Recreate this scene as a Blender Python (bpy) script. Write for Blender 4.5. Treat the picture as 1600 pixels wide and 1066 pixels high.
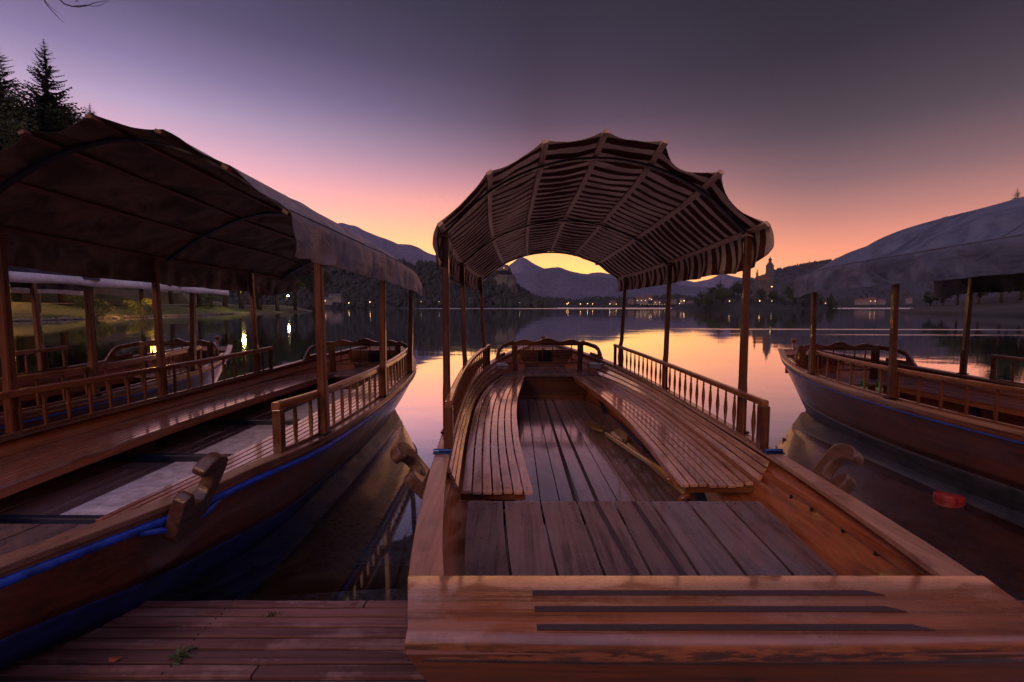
import bpy, math, random
import numpy as np
from mathutils import Vector, Matrix, noise
R = math.radians
PI = math.pi
for o in list(bpy.data.objects): bpy.data.objects.remove(o)
scene = bpy.context.scene
col = scene.collection

def lin(c):
    r = []
    for v in c[:3]:
        v = v / 255.0
        r.append(v / 12.92 if v <= .04045 else ((v + .055) / 1.055) ** 2.4)
    return (r[0], r[1], r[2], 1.0)

# ------------------------------------------------------------------ camera
CAMZ = 1.42
cd = bpy.data.cameras.new('camera'); cam = bpy.data.objects.new('camera', cd); col.objects.link(cam)
cam.location = (0, 0, CAMZ); cam.rotation_euler = (R(90 - 4.21), 0, 0)
cd.sensor_width = 36; cd.lens = 16.2; cd.clip_start = .05; cd.clip_end = 20000
scene.camera = cam
scene.view_settings.view_transform = 'Standard'; scene.view_settings.look = 'None'
scene.view_settings.exposure = 0.3; scene.view_settings.gamma = 1.0
scene.view_settings.use_curve_mapping = False

# ------------------------------------------------------------------ world : dusk sky
w = bpy.data.worlds.new("World"); scene.world = w; w.use_nodes = True
nt = w.node_tree; nt.nodes.clear()
def N(nt, t, **k):
    n = nt.nodes.new(t)
    for a, b in k.items(): setattr(n, a, b)
    return n
def ramp(nt, fac, stops, interp='LINEAR'):
    n = N(nt, 'ShaderNodeValToRGB'); n.color_ramp.interpolation = interp
    cr = n.color_ramp
    while len(cr.elements) > 1: cr.elements.remove(cr.elements[0])
    cr.elements[0].position = stops[0][0]; cr.elements[0].color = stops[0][1]
    for p, c in stops[1:]:
        e = cr.elements.new(p); e.color = c
    nt.links.new(fac, n.inputs[0]); return n.outputs[0]
def math_(nt, op, a, b=None, c=None, clamp=False):
    n = N(nt, 'ShaderNodeMath', operation=op); n.use_clamp = clamp
    for i, v in enumerate((a, b, c)):
        if v is None: continue
        if isinstance(v, (int, float)): n.inputs[i].default_value = v
        else: nt.links.new(v, n.inputs[i])
    return n.outputs[0]
def mixc(nt, fac, a, b, mode='MIX'):
    n = N(nt, 'ShaderNodeMix', data_type='RGBA', blend_type=mode)
    for i, v in ((0, fac), (6, a), (7, b)):
        if isinstance(v, (int, float)): n.inputs[i].default_value = v
        elif isinstance(v, tuple): n.inputs[i].default_value = v
        else: nt.links.new(v, n.inputs[i])
    return n.outputs[2]
def maprange(nt, v, a, b, c=0., d=1., smooth=True):
    n = N(nt, 'ShaderNodeMapRange'); n.interpolation_type = 'SMOOTHSTEP' if smooth else 'LINEAR'
    nt.links.new(v, n.inputs[0])
    for i, x in enumerate((a, b, c, d)): n.inputs[i + 1].default_value = x
    return n.outputs[0]
tc = N(nt, 'ShaderNodeTexCoord'); sx = N(nt, 'ShaderNodeSeparateXYZ')
nt.links.new(tc.outputs['Generated'], sx.inputs[0])
zz = sx.outputs[2]; xx = sx.outputs[0]; yy = sx.outputs[1]
horiz = math_(nt, 'SQRT', math_(nt, 'ADD', math_(nt, 'MULTIPLY', xx, xx), math_(nt, 'ADD', math_(nt, 'MULTIPLY', yy, yy), 1e-5)))
az = math_(nt, 'DIVIDE', xx, horiz)
UP = [(.80, lin((150, 130, 168))), (1., lin((205, 180, 215)))]
C = [(0., lin((255, 200, 100))), (.06, lin((255, 192, 98))), (.10, lin((255, 178, 102))), (.15, lin((252, 160, 112))), (.20, lin((228, 146, 124))), (.25, lin((182, 122, 126))), (.30, lin((138, 102, 116))),
     (.36, lin((102, 82, 100))), (.43, lin((76, 66, 84))), (.50, lin((60, 55, 71))), (.58, lin((50, 48, 62))), (.66, lin((58, 56, 72)))] + UP
L = [(0., lin((255, 212, 130))), (.08, lin((255, 206, 128))), (.14, lin((255, 190, 140))), (.20, lin((244, 172, 166))), (.26, lin((222, 172, 190))), (.32, lin((190, 166, 198))),
     (.38, lin((152, 136, 180))), (.45, lin((108, 98, 134))), (.54, lin((74, 70, 94))), (.66, lin((58, 56, 76)))] + UP
Rr = [(0., lin((240, 140, 86))), (.06, lin((232, 138, 94))), (.10, lin((208, 128, 98))), (.16, lin((162, 108, 98))), (.22, lin((120, 90, 92))), (.30, lin((84, 71, 79))),
      (.42, lin((55, 51, 60))), (.55, lin((40, 39, 48))), (.66, lin((46, 45, 56)))] + UP
B = [(0., lin((48, 34, 34))), (.2, lin((70, 52, 56))), (.45, lin((130, 108, 128))), (.65, lin((185, 165, 205))), (1., lin((205, 185, 225)))]
cC = ramp(nt, zz, C); cL = ramp(nt, zz, L); cR = ramp(nt, zz, Rr); cB = ramp(nt, zz, B)
fl = maprange(nt, az, .05, -.62, smooth=False); fr = maprange(nt, az, .10, .58)
c1 = mixc(nt, fl, cC, cL); c2 = mixc(nt, fr, c1, cR)
fb = maprange(nt, yy, .25, -.35); c3 = mixc(nt, fb, c2, cB)
bg = N(nt, 'ShaderNodeBackground'); nt.links.new(c3, bg.inputs[0]); nt.links.new(maprange(nt, zz, .02, .42, 1.75, .70), bg.inputs[1])
wo = N(nt, 'ShaderNodeOutputWorld'); nt.links.new(bg.outputs[0], wo.inputs[0])

# sun lamp standing in for soft warm light from behind the camera
sd = bpy.data.lights.new('sun', 'SUN'); sd.energy = .68; sd.angle = R(14); sd.color = (1., .54, .30)
sun = bpy.data.objects.new('sun', sd); col.objects.link(sun)
sun.rotation_euler = Vector((-.55, -1, .55)).to_track_quat('Z', 'Y').to_euler()

# ------------------------------------------------------------------ helpers
def tag(o, label=None, cat=None, group=None, kind=None):
    if label: o['label'] = label
    if cat: o['category'] = cat
    if group: o['group'] = group
    if kind: o['kind'] = kind
    return o
def empty(name, loc=(0, 0, 0), rz=0):
    o = bpy.data.objects.new(name, None); col.objects.link(o); o.location = loc; o.rotation_euler = (0, 0, rz)
    o.empty_display_size = .2
    return o
class MB:
    def __init__(s): s.v = []; s.f = []; s.m = []; s.smooth = []
    def face(s, idx, m=0, sm=False): s.f.append(idx); s.m.append(m); s.smooth.append(sm)
    def quad(s, a, b, c, d, m=0, sm=False):
        i = len(s.v); s.v += [tuple(a), tuple(b), tuple(c), tuple(d)]; s.face((i, i + 1, i + 2, i + 3), m, sm)
    def tri(s, a, b, c, m=0):
        i = len(s.v); s.v += [tuple(a), tuple(b), tuple(c)]; s.face((i, i + 1, i + 2), m)
    def box(s, c, size, m=0, rot=None, taper=1.):
        i = len(s.v); hx, hy, hz = size[0] / 2, size[1] / 2, size[2] / 2
        for z in (-1, 1):
            t = taper if z > 0 else 1.
            for x, y in ((-1, -1), (1, -1), (1, 1), (-1, 1)):
                p = Vector((x * hx * t, y * hy * t, z * hz))
                if rot is not None: p = rot @ p
                s.v.append((p.x + c[0], p.y + c[1], p.z + c[2]))
        for q in ((3, 2, 1, 0), (4, 5, 6, 7), (0, 1, 5, 4), (1, 2, 6, 5), (2, 3, 7, 6), (3, 0, 4, 7)):
            s.face(tuple(i + k for k in q), m)
    def sweep(s, rings, m=0, sm=False, cap=True, closed=True):
        """rings: list of lists of points (same count)"""
        i = len(s.v); n = len(rings[0])
        for r in rings: s.v += [tuple(p) for p in r]
        for a in range(len(rings) - 1):
            for b in range(n if closed else n - 1):
                b2 = (b + 1) % n
                s.face((i + a * n + b, i + a * n + b2, i + (a + 1) * n + b2, i + (a + 1) * n + b), m, sm)
        if cap and closed:
            s.face(tuple(i + b for b in range(n))[::-1], m); k = i + (len(rings) - 1) * n
            s.face(tuple(k + b for b in range(n)), m)
    def tube(s, pts, rad, n=8, m=0, sm=True, cap=True):
        pts = [Vector(p) for p in pts]; rings = []
        if not hasattr(rad, '__len__'): rad = [rad] * len(pts)
        for k, p in enumerate(pts):
            t = (pts[min(k + 1, len(pts) - 1)] - pts[max(k - 1, 0)]).normalized()
            up = Vector((0, 0, 1)) if abs(t.z) < .9 else Vector((0, 1, 0))
            a = t.cross(up).normalized(); b = a.cross(t).normalized()
            rings.append([p + (a * math.cos(2 * PI * j / n) + b * math.sin(2 * PI * j / n)) * rad[k] for j in range(n)])
        s.sweep(rings, m, sm, cap)
    def grid(s, rows, m=0, sm=True, flip=False):
        i = len(s.v); n = len(rows[0])
        for r in rows: s.v += [tuple(p) for p in r]
        for a in range(len(rows) - 1):
            for b in range(n - 1):
                q = (i + a * n + b, i + a * n + b + 1, i + (a + 1) * n + b + 1, i + (a + 1) * n + b)
                s.face(q[::-1] if flip else q, m, sm)
    def prism(s, outline, origin, ax, ay, depth, m=0):
        """outline 2d; ax, ay 3d axes; extruded by vector depth (centred)"""
        ax = Vector(ax); ay = Vector(ay); d = Vector(depth) * .5; o = Vector(origin)
        a = [o + ax * p[0] + ay * p[1] - d for p in outline]; b = [o + ax * p[0] + ay * p[1] + d for p in outline]
        s.sweep([a, b], m)
    def lathe(s, prof, c, n=16, m=0, sc=(1, 1)):
        rings = [[(c[0] + r * sc[0] * math.cos(2 * PI * j / n), c[1] + r * sc[1] * math.sin(2 * PI * j / n), c[2] + z) for j in range(n)] for r, z in prof]
        s.sweep(rings, m, True)
    def build(s, name, mats, parent=None, bevel=0, solid=0, fix=True, weld=False):
        me = bpy.data.meshes.new(name); me.from_pydata(s.v, [], s.f)
        if not isinstance(mats, (list, tuple)): mats = [mats]
        for mt in mats: me.materials.append(mt)
        me.polygons.foreach_set('material_index', s.m); me.polygons.foreach_set('use_smooth', s.smooth)
        me.update()
        if fix:
            import bmesh
            bm = bmesh.new(); bm.from_mesh(me)
            if weld: bmesh.ops.remove_doubles(bm, verts=bm.verts, dist=1e-5)
            bmesh.ops.recalc_face_normals(bm, faces=bm.faces)
            bm.to_mesh(me); bm.free()
        o = bpy.data.objects.new(name, me); col.objects.link(o)
        if parent is not None: o.parent = parent
        if solid:
            k = o.modifiers.new('s', 'SOLIDIFY'); k.thickness = solid; k.offset = 0
        if bevel:
            k = o.modifiers.new('b', 'BEVEL'); k.width = bevel; k.segments = 2; k.limit_method = 'ANGLE'; k.angle_limit = R(50)
            k.harden_normals = False
        return o
def tab(pts):
    xs = np.array([p[0] for p in pts], float); ys = np.array([p[1] for p in pts], float)
    d = np.gradient(ys, xs)
    def f(x):
        x = min(max(x, xs[0]), xs[-1]); i = int(min(max(np.searchsorted(xs, x) - 1, 0), len(xs) - 2))
        h = xs[i + 1] - xs[i]; t = (x - xs[i]) / h
        return float(ys[i] * (2 * t**3 - 3 * t * t + 1) + d[i] * h * (t**3 - 2 * t * t + t) + ys[i + 1] * (-2 * t**3 + 3 * t * t) + d[i + 1] * h * (t**3 - t * t))
    return f
def frange(a, b, n): return [a + (b - a) * i / (n - 1) for i in range(n)]
def pix(u, v, D):
    """a direction of the survey photo turned into a world point at distance D"""
    dx = (u - 800) / 720; dy = (533 - v) / 720; p = R(4.21)
    yc = math.cos(p) + dy * math.sin(p); zc = -math.sin(p) + dy * math.cos(p)
    return Vector((dx / yc * D, D, CAMZ + zc / yc * D))
def fbm(x, y, z=0, o=4):
    return noise.fractal(Vector((x, y, z)), 1., 2., o)

# ------------------------------------------------------------------ materials
def newmat(name):
    m = bpy.data.materials.new(name); m.use_nodes = True; t = m.node_tree
    b = t.nodes['Principled BSDF']; return m, t, b
def texn(t, scale, vec, detail=5, rough=.6, dist=0):
    n = N(t, 'ShaderNodeTexNoise'); n.inputs['Scale'].default_value = scale; n.inputs['Detail'].default_value = detail
    n.inputs['Roughness'].default_value = rough; n.inputs['Distortion'].default_value = dist
    t.links.new(vec, n.inputs['Vector']); return n.outputs['Fac']
def mapping(t, vec, scale, rot=(0, 0, 0)):
    n = N(t, 'ShaderNodeMapping'); n.inputs['Scale'].default_value = scale; n.inputs['Rotation'].default_value = rot
    t.links.new(vec, n.inputs['Vector']); return n.outputs[0]
def bump(t, b, h, strength=.3, dist=.01):
    n = N(t, 'ShaderNodeBump'); n.inputs['Strength'].default_value = strength; n.inputs['Distance'].default_value = dist
    t.links.new(h, n.inputs['Height']); t.links.new(n.outputs[0], b.inputs['Normal']); return n
def wood(name, c1, c2, axis='y', rough=(.25, .5), coat=0., wear=None, wearamt=.0, bmp=.25, isl=.35, grain=1., cior=1.6):
    m, t, b = newmat(name)
    tcx = N(t, 'ShaderNodeTexCoord').outputs['Object']
    s = {'y': (60, 2.2, 60), 'x': (2.2, 60, 60), 'z': (60, 60, 2.2)}[axis]
    s = tuple(k * grain for k in s)
    geo = N(t, 'ShaderNodeNewGeometry'); rnd = geo.outputs['Random Per Island']
    off = N(t, 'ShaderNodeVectorMath', operation='ADD'); t.links.new(tcx, off.inputs[0])
    cmb = N(t, 'ShaderNodeCombineXYZ'); r10 = math_(t, 'MULTIPLY', rnd, 17.)
    for i in range(3): t.links.new(r10, cmb.inputs[i])
    t.links.new(cmb.outputs[0], off.inputs[1])
    g = texn(t, 1., mapping(t, off.outputs[0], s), 6, .65, .6)
    g2 = texn(t, 3., off.outputs[0], 4, .6)
    fine = texn(t, 1., mapping(t, off.outputs[0], tuple(k * 4 for k in s)), 3, .6)
    gm = texn(t, 1., mapping(t, off.outputs[0], tuple(k * .27 for k in s)), 5, .6, 1.4)
    k = math_(t, 'ADD', math_(t, 'MULTIPLY', g, .36), math_(t, 'ADD', math_(t, 'MULTIPLY', gm, .42), math_(t, 'MULTIPLY', g2, .22)))
    cc = ramp(t, k, [(.36, tuple(v * .75 for v in c2) + (1,)), (.5, tuple(c1) + (1,)), (.64, tuple(min(1, v * 1.45) for v in c1) + (1,))], 'LINEAR')
    iv = maprange(t, rnd, 0, 1, 1 - isl, 1 + isl, False)
    hs = N(t, 'ShaderNodeHueSaturation'); t.links.new(cc, hs.inputs['Color']); t.links.new(iv, hs.inputs['Value'])
    cc = hs.outputs[0]
    if wear:
        wn = math_(t, 'ADD', math_(t, 'MULTIPLY', texn(t, 4., mapping(t, off.outputs[0], (1, 1, 1)), 8, .72), .6), math_(t, 'MULTIPLY', texn(t, 1., mapping(t, off.outputs[0], tuple(k * .5 for k in s)), 6, .7), .4))
        wf = maprange(t, wn, .50, .60, 0, wearamt)
        cc = mixc(t, wf, cc, tuple(wear) + (1,))
    # narrow dark cracks following the grain
    cr = maprange(t, fine, .2, .34, .55, 1.)
    cc = mixc(t, 1., cc, N_rgb(t, cr), 'MULTIPLY')
    t.links.new(cc, b.inputs['Base Color'])
    rr = maprange(t, math_(t, 'ADD', math_(t, 'MULTIPLY', g2, .5), math_(t, 'MULTIPLY', gm, .5)), .38, .62, rough[0], rough[1])
    t.links.new(rr, b.inputs['Roughness'])
    if coat:
        sc_ = texn(t, 9., off.outputs[0], 8, .75)
        t.links.new(maprange(t, sc_, .42, .60, coat, coat * .7), b.inputs['Coat Weight'])
    b.inputs['Coat Weight'].default_value = coat; b.inputs['Coat Roughness'].default_value = .09; b.inputs['Coat IOR'].default_value = cior
    hgt = math_(t, 'ADD', math_(t, 'MULTIPLY', g, .5), math_(t, 'ADD', math_(t, 'MULTIPLY', fine, .35), math_(t, 'MULTIPLY', g2, 1.2)))
    bump(t, b, hgt, bmp, .004)
    return m
def N_rgb(t, v):
    n = N(t, 'ShaderNodeCombineColor')
    for i in range(3): t.links.new(v, n.inputs[i])
    return n.outputs[0]
def plain(name, c, rough=.5, metal=0, bmp=0, scale=20, var=.25):
    m, t, b = newmat(name); tcx = N(t, 'ShaderNodeTexCoord').outputs['Object']
    n = texn(t, scale, tcx, 6, .65)
    lo = tuple(v * (1 - var) for v in c) + (1,); hi = tuple(min(1, v * (1 + var)) for v in c) + (1,)
    t.links.new(ramp(t, n, [(.35, lo), (.65, hi)], 'LINEAR'), b.inputs['Base Color'])
    t.links.new(maprange(t, n, .3, .7, rough * .8, min(1, rough * 1.25)), b.inputs['Roughness'])
    b.inputs['Metallic'].default_value = metal
    if bmp: bump(t, b, n, bmp, .01)
    return m
def emis(name, c, s):
    m, t, b = newmat(name); b.inputs['Base Color'].default_value = tuple(c) + (1,)
    b.inputs['Emission Color'].default_value = tuple(c) + (1,); b.inputs['Emission Strength'].default_value = s
    return m
M = {}
M['rail'] = wood('rail_wood', (.20, .065, .024), (.10, .028, .010), 'y', (.2, .38), .5)
M['post'] = wood('post_wood', (.12, .034, .014), (.055, .014, .006), 'z', (.22, .4), .4)
M['post_main'] = wood('backlit_post_wood', (.085, .028, .014), (.04, .012, .006), 'z', (.22, .4), .4)  # post wood darkened in colour to imitate backlit posts
M['cross'] = wood('cross_wood', (.16, .052, .022), (.08, .022, .009), 'x', (.22, .4), .4)
M['cap'] = wood('gunwale_wood', (.42, .20, .12), (.27, .11, .06), 'y', (.22, .42), .35, (.16, .07, .05), .6, .5, cior=1.9)
M['cap_dark'] = wood('gunwale_dark_wood', (.22, .10, .06), (.10, .04, .022), 'y', (.25, .45), .25, (.05, .02, .015), .7, .5)
M['stern'] = wood('stern_plank_wood', (.27, .085, .034), (.12, .034, .014), 'x', (.2, .42), .8, (.40, .21, .15), .55, .8, grain=.55, cior=1.8)
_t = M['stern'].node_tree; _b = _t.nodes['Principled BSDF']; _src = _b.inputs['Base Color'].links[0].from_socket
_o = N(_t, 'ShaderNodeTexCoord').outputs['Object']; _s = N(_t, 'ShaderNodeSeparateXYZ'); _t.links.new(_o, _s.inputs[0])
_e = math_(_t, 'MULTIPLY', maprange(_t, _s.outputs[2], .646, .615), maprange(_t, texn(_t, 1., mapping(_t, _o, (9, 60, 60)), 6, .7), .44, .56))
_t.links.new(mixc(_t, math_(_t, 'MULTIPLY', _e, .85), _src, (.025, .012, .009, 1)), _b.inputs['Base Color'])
M['deck'] = wood('deck_wood', (.155, .098, .098), (.082, .048, .047), 'y', (.22, .4), .9, (.20, .11, .09), .75, .5, .22, cior=2.4)
M['floor'] = wood('floor_wood', (.27, .175, .185), (.16, .095, .10), 'y', (.12, .24), 1., wear=None, wearamt=0, bmp=.4, isl=.2, cior=4.5)
M['slat'] = wood('slat_wood', (.52, .26, .18), (.32, .13, .08), 'y', (.14, .28), .9, (.12, .045, .03), .5, .4, .2, cior=2.8)
M['slat_red'] = wood('slat_red_wood', (.30, .105, .062), (.17, .05, .026), 'y', (.2, .34), .8, None, 0, .35, .15, cior=2.6)
M['inner'] = wood('inner_planking_wood', (.36, .10, .035), (.20, .045, .014), 'y', (.28, .5), .2, (.42, .18, .10), .5, .5)
M['hull'] = wood('hull_wood', (.14, .036, .014), (.05, .013, .006), 'y', (.28, .5), .3, (.02, .012, .01), .6, .4)
M['transom'] = wood('transom_wood', (.16, .048, .022), (.07, .02, .010), 'x', (.35, .55), .1, (.10, .05, .022), .6, .5)
M['bow'] = wood('bow_wood', (.12, .04, .018), (.05, .016, .008), 'x', (.25, .45), .3)
M['blue'] = plain('blue_paint', (.012, .062, .44), .4, 0, .5, 22, .45)
M['blue_faded'] = plain('faded_blue_paint', (.02, .05, .26), .5, 0, .5, 22, .45)
M['blue_dark'] = plain('dark_blue_paint', (.006, .009, .03), .45, 0, .2, 20)
M['hull_blue'] = plain('hull_blue_paint', (.012, .022, .13), .45, 0, .3, 9, .5)
M['hull_grey'] = plain('hull_grey_paint', (.045, .042, .055), .5, 0, .3, 9, .5)
M['strip'] = plain('anti_slip_strip', (.045, .022, .028), .7, 0, .5, 300, .3)
M['white_floor'] = plain('pale_floor_panel', (.62, .56, .64), .4, 0, .3, 14, .3)
M['metal'] = plain('blue_metal', (.05, .09, .22), .22, 1.)
M['iron'] = plain('dark_iron', (.03, .03, .035), .4, 1.)
M['rope'] = plain('rope', (.28, .21, .15), .9, 0, .5, 200)
M['white_rope'] = plain('white_rope', (.6, .55, .58), .7, 0, .4, 60)
M['oar'] = wood('oar_wood', (.30, .18, .06), (.18, .10, .035), 'y', (.25, .4), .4)
M['black'] = plain('rubber_and_recess_black', (.01, .01, .012), .5)

def cloth(name, kind):
    m, t, b = newmat(name); tcx = N(t, 'ShaderNodeTexCoord').outputs['Object']
    nb = texn(t, 3.5, mapping(t, tcx, (1, 1, 1)), 8, .62, .8)
    if kind == 'stripe':
        s = N(t, 'ShaderNodeSeparateXYZ'); t.links.new(tcx, s.inputs[0])
        wob = math_(t, 'MULTIPLY', math_(t, 'SUBTRACT', texn(t, 2.2, tcx, 2), .5), .035)
        u = math_(t, 'MULTIPLY', math_(t, 'ADD', s.outputs[1], wob), 1 / .135)
        fr_ = math_(t, 'FRACT', u)
        f = maprange(t, math_(t, 'ABSOLUTE', math_(t, 'SUBTRACT', fr_, .5)), .235, .265)
        c = mixc(t, f, (.62, .50, .43, 1), (.11, .027, .022, 1))
        c = mixc(t, maprange(t, nb, .4, .7, 0, .35), c, (.10, .06, .05, 1))
    else:
        geo = N(t, 'ShaderNodeNewGeometry')
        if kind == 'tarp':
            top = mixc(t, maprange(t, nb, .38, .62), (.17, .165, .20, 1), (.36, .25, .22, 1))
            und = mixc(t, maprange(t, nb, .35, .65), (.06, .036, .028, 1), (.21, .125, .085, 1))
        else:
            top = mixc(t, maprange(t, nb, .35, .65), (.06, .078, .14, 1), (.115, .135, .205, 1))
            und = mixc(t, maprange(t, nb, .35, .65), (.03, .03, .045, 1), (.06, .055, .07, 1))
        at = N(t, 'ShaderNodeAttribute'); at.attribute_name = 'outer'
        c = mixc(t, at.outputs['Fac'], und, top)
    t.links.new(c, b.inputs['Base Color']); b.inputs['Roughness'].default_value = .62 if kind != 'stripe' else .85
    b.inputs['Sheen Weight'].default_value = .0
    fold = texn(t, 1., mapping(t, tcx, (7, 3, 7), (0, 0, .6)), 3, .5, 1.2)
    fine = texn(t, 45, tcx, 4, .6)
    bump(t, b, math_(t, 'ADD', fold, math_(t, 'MULTIPLY', fine, .015)), .8 if kind != 'stripe' else .3, .03)
    # thin cloth lets a little light through
    tr = N(t, 'ShaderNodeBsdfTranslucent'); t.links.new(c, tr.inputs[0])
    ms = N(t, 'ShaderNodeMixShader'); ms.inputs[0].default_value = .42 if kind == 'stripe' else .05
    out = t.nodes['Material Output']
    t.links.new(b.outputs[0], ms.inputs[1]); t.links.new(tr.outputs[0], ms.inputs[2]); t.links.new(ms.outputs[0], out.inputs[0])
    return m
M['cloth_stripe'] = cloth('striped_canvas', 'stripe')
M['cloth_tarp'] = cloth('brown_tarpaulin', 'tarp')
M['cloth_slate'] = cloth('slate_tarpaulin', 'slate')
M['cloth_edge'] = plain('cloth_piping', (.10, .10, .13), .7, 0, .3, 40)
M['cloth_white'] = plain('white_canvas', (.85, .82, .9), .7, 0, .3, 6)

# ------------------------------------------------------------------ setting : water, lake bed, ground
def water_mat():
    m, t, b = newmat('lake_water'); t.nodes.remove(b); out = t.nodes['Material Output']
    tcx = N(t, 'ShaderNodeTexCoord').outputs['Object']
    s = N(t, 'ShaderNodeSeparateXYZ'); t.links.new(tcx, s.inputs[0]); y = s.outputs[1]
    n1 = texn(t, 1., mapping(t, tcx, (.25, .55, 1)), 4, .55, .4)
    n2 = texn(t, 1., mapping(t, tcx, (.03, .10, 1)), 3, .5)
    n3 = texn(t, 1., mapping(t, tcx, (1.4, 3., 1)), 2, .5)
    h = math_(t, 'ADD', math_(t, 'MULTIPLY', n1, .012), math_(t, 'ADD', math_(t, 'MULTIPLY', n2, .06), math_(t, 'MULTIPLY', n3, .0012)))
    bp = N(t, 'ShaderNodeBump'); bp.inputs['Strength'].default_value = 1.; bp.inputs['Distance'].default_value = .45
    t.links.new(h, bp.inputs['Height'])
    # wind-ruffled strip along the far shore and a pair of wakes
    far = math_(t, 'MULTIPLY', maprange(t, y, 330, 420), maprange(t, s.outputs[0], -110, -60))
    wv = texn(t, 1., mapping(t, tcx, (.002, .02, 1)), 2)
    def band(y0, hw, x0, x1):
        d = math_(t, 'ABSOLUTE', math_(t, 'SUBTRACT', math_(t, 'ADD', y, math_(t, 'MULTIPLY', s.outputs[0], .05)), y0))
        return math_(t, 'MULTIPLY', maprange(t, d, hw, hw * .3), maprange(t, s.outputs[0], x0, x1))
    wk = math_(t, 'MAXIMUM', band(30.5, .9, 8, 16), band(24.6, .5, 14, 19))
    wk = math_(t, 'MULTIPLY', wk, maprange(t, texn(t, 1., mapping(t, tcx, (.25, 2.5, 1)), 3), .35, .6, .2, 1))
    rf = math_(t, 'ADD', math_(t, 'ADD', .035, math_(t, 'MULTIPLY', far, .42)), math_(t, 'MULTIPLY', wk, .35))
    g = N(t, 'ShaderNodeBsdfGlossy'); g.inputs[0].default_value = (.93, .93, .95, 1)
    t.links.new(rf, g.inputs['Roughness']); t.links.new(bp.outputs[0], g.inputs['Normal'])
    tr = N(t, 'ShaderNodeBsdfTransparent'); tr.inputs[0].default_value = (.88, .90, .90, 1)
    fz = N(t, 'ShaderNodeFresnel'); fz.inputs[0].default_value = 2.1; t.links.new(bp.outputs[0], fz.inputs['Normal'])
    fac = maprange(t, fz.outputs[0], .12, .34, .24, .97, False)
    ms = N(t, 'ShaderNodeMixShader'); t.links.new(fac, ms.inputs[0]); t.links.new(tr.outputs[0], ms.inputs[1]); t.links.new(g.outputs[0], ms.inputs[2])
    t.links.new(ms.outputs[0], out.inputs[0]); return m
def gravel_mat():
    m, t, b = newmat('lake_bed_gravel'); tcx = N(t, 'ShaderNodeTexCoord').outputs['Object']
    v = N(t, 'ShaderNodeTexVoronoi'); v.inputs['Scale'].default_value = 14; t.links.new(tcx, v.inputs['Vector'])
    n = texn(t, 2.5, tcx, 8, .7)
    c = mixc(t, n, (.18, .20, .24, 1), (.58, .60, .66, 1)); hsv = N(t, 'ShaderNodeHueSaturation')
    t.links.new(c, hsv.inputs['Color']); t.links.new(maprange(t, v.outputs['Distance'], 0, .5, .6, 1.3), hsv.inputs['Value'])
    t.links.new(hsv.outputs[0], b.inputs['Base Color']); b.inputs['Roughness'].default_value = .8
    bump(t, b, math_(t, 'ADD', v.outputs['Distance'], n), .8, .03); return m
def ground_mat(name, a, bc, scale=.3):
    m, t, b = newmat(name); tcx = N(t, 'ShaderNodeTexCoord').outputs['Object']
    n = texn(t, scale, tcx, 8, .7); n2 = texn(t, scale * 14, tcx, 5, .7)
    c = mixc(t, maprange(t, n, .35, .65), tuple(a) + (1,), tuple(bc) + (1,))
    hsv = N(t, 'ShaderNodeHueSaturation'); t.links.new(c, hsv.inputs['Color']); t.links.new(maprange(t, n2, .3, .7, .55, 1.45), hsv.inputs['Value'])
    t.links.new(hsv.outputs[0], b.inputs['Base Color']); b.inputs['Roughness'].default_value = .9
    bump(t, b, n2, .6, .1); return m
M['water'] = water_mat(); M['bed'] = gravel_mat()
M['grass'] = ground_mat('bank_grass', (.035, .05, .014), (.075, .09, .025), .25)
M['mount_far'] = ground_mat('hazed_mountain_rock', (.075, .075, .14), (.13, .12, .20), .004)  # distance haze is partly put into this blue rock colour
M['mount_mid'] = ground_mat('hazed_wooded_mountain', (.045, .05, .09), (.075, .08, .13), .006)  # bluish haze tint painted into the middle ridge as well
M['hillside'] = ground_mat('wooded_hill', (.008, .012, .014), (.018, .022, .024), .02)
M['land'] = ground_mat('plain_land', (.02, .03, .015), (.04, .05, .02), .01)

mb = MB(); mb.quad((-4000, 1.2, 0), (4000, 1.2, 0), (4000, 3250, 0), (-4000, 3250, 0))
tag(mb.build('water', M['water'], fix=False), kind='structure')
mb = MB(); rows = []
for y in (1.2, 2, 3, 4.5, 6, 8, 11, 16, 30, 60):
    z = -.42 - .09 * (y - 1.2) if y < 60 else -9
    rows.append([(x, y, max(z, -6) + .05 * fbm(x * .7, y * .7)) for x in (list(frange(-12, 12, 25)) if True else [])])
mb.grid(rows); mb.quad((-4000, 1.2, -9.5), (4000, 1.2, -9.5), (4000, 3250, -9.5), (-4000, 3250, -9.5))
tag(mb.build('lake_bed', M['bed'], fix=False), kind='structure')
# land behind the photographer and a concrete quay edge
mb = MB(); mb.quad((-4000, -50, .05), (4000, -50, .05), (4000, 1.2, .05), (-4000, 1.2, .05)); mb.quad((-4000, 1.2, .05), (4000, 1.2, .05), (4000, 1.2, -9.5), (-4000, 1.2, -9.5))
tag(mb.build('ground', M['land'], fix=False), kind='structure')
M['concrete'] = plain('quay_concrete', (.17, .15, .16), .8, 0, .8, 25, .4)
mb = MB(); mb.box((-.5, .13, -.2), (14, 2.70, .72))
tag(mb.build('quay', M['concrete'], bevel=.02), kind='structure')

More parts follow.
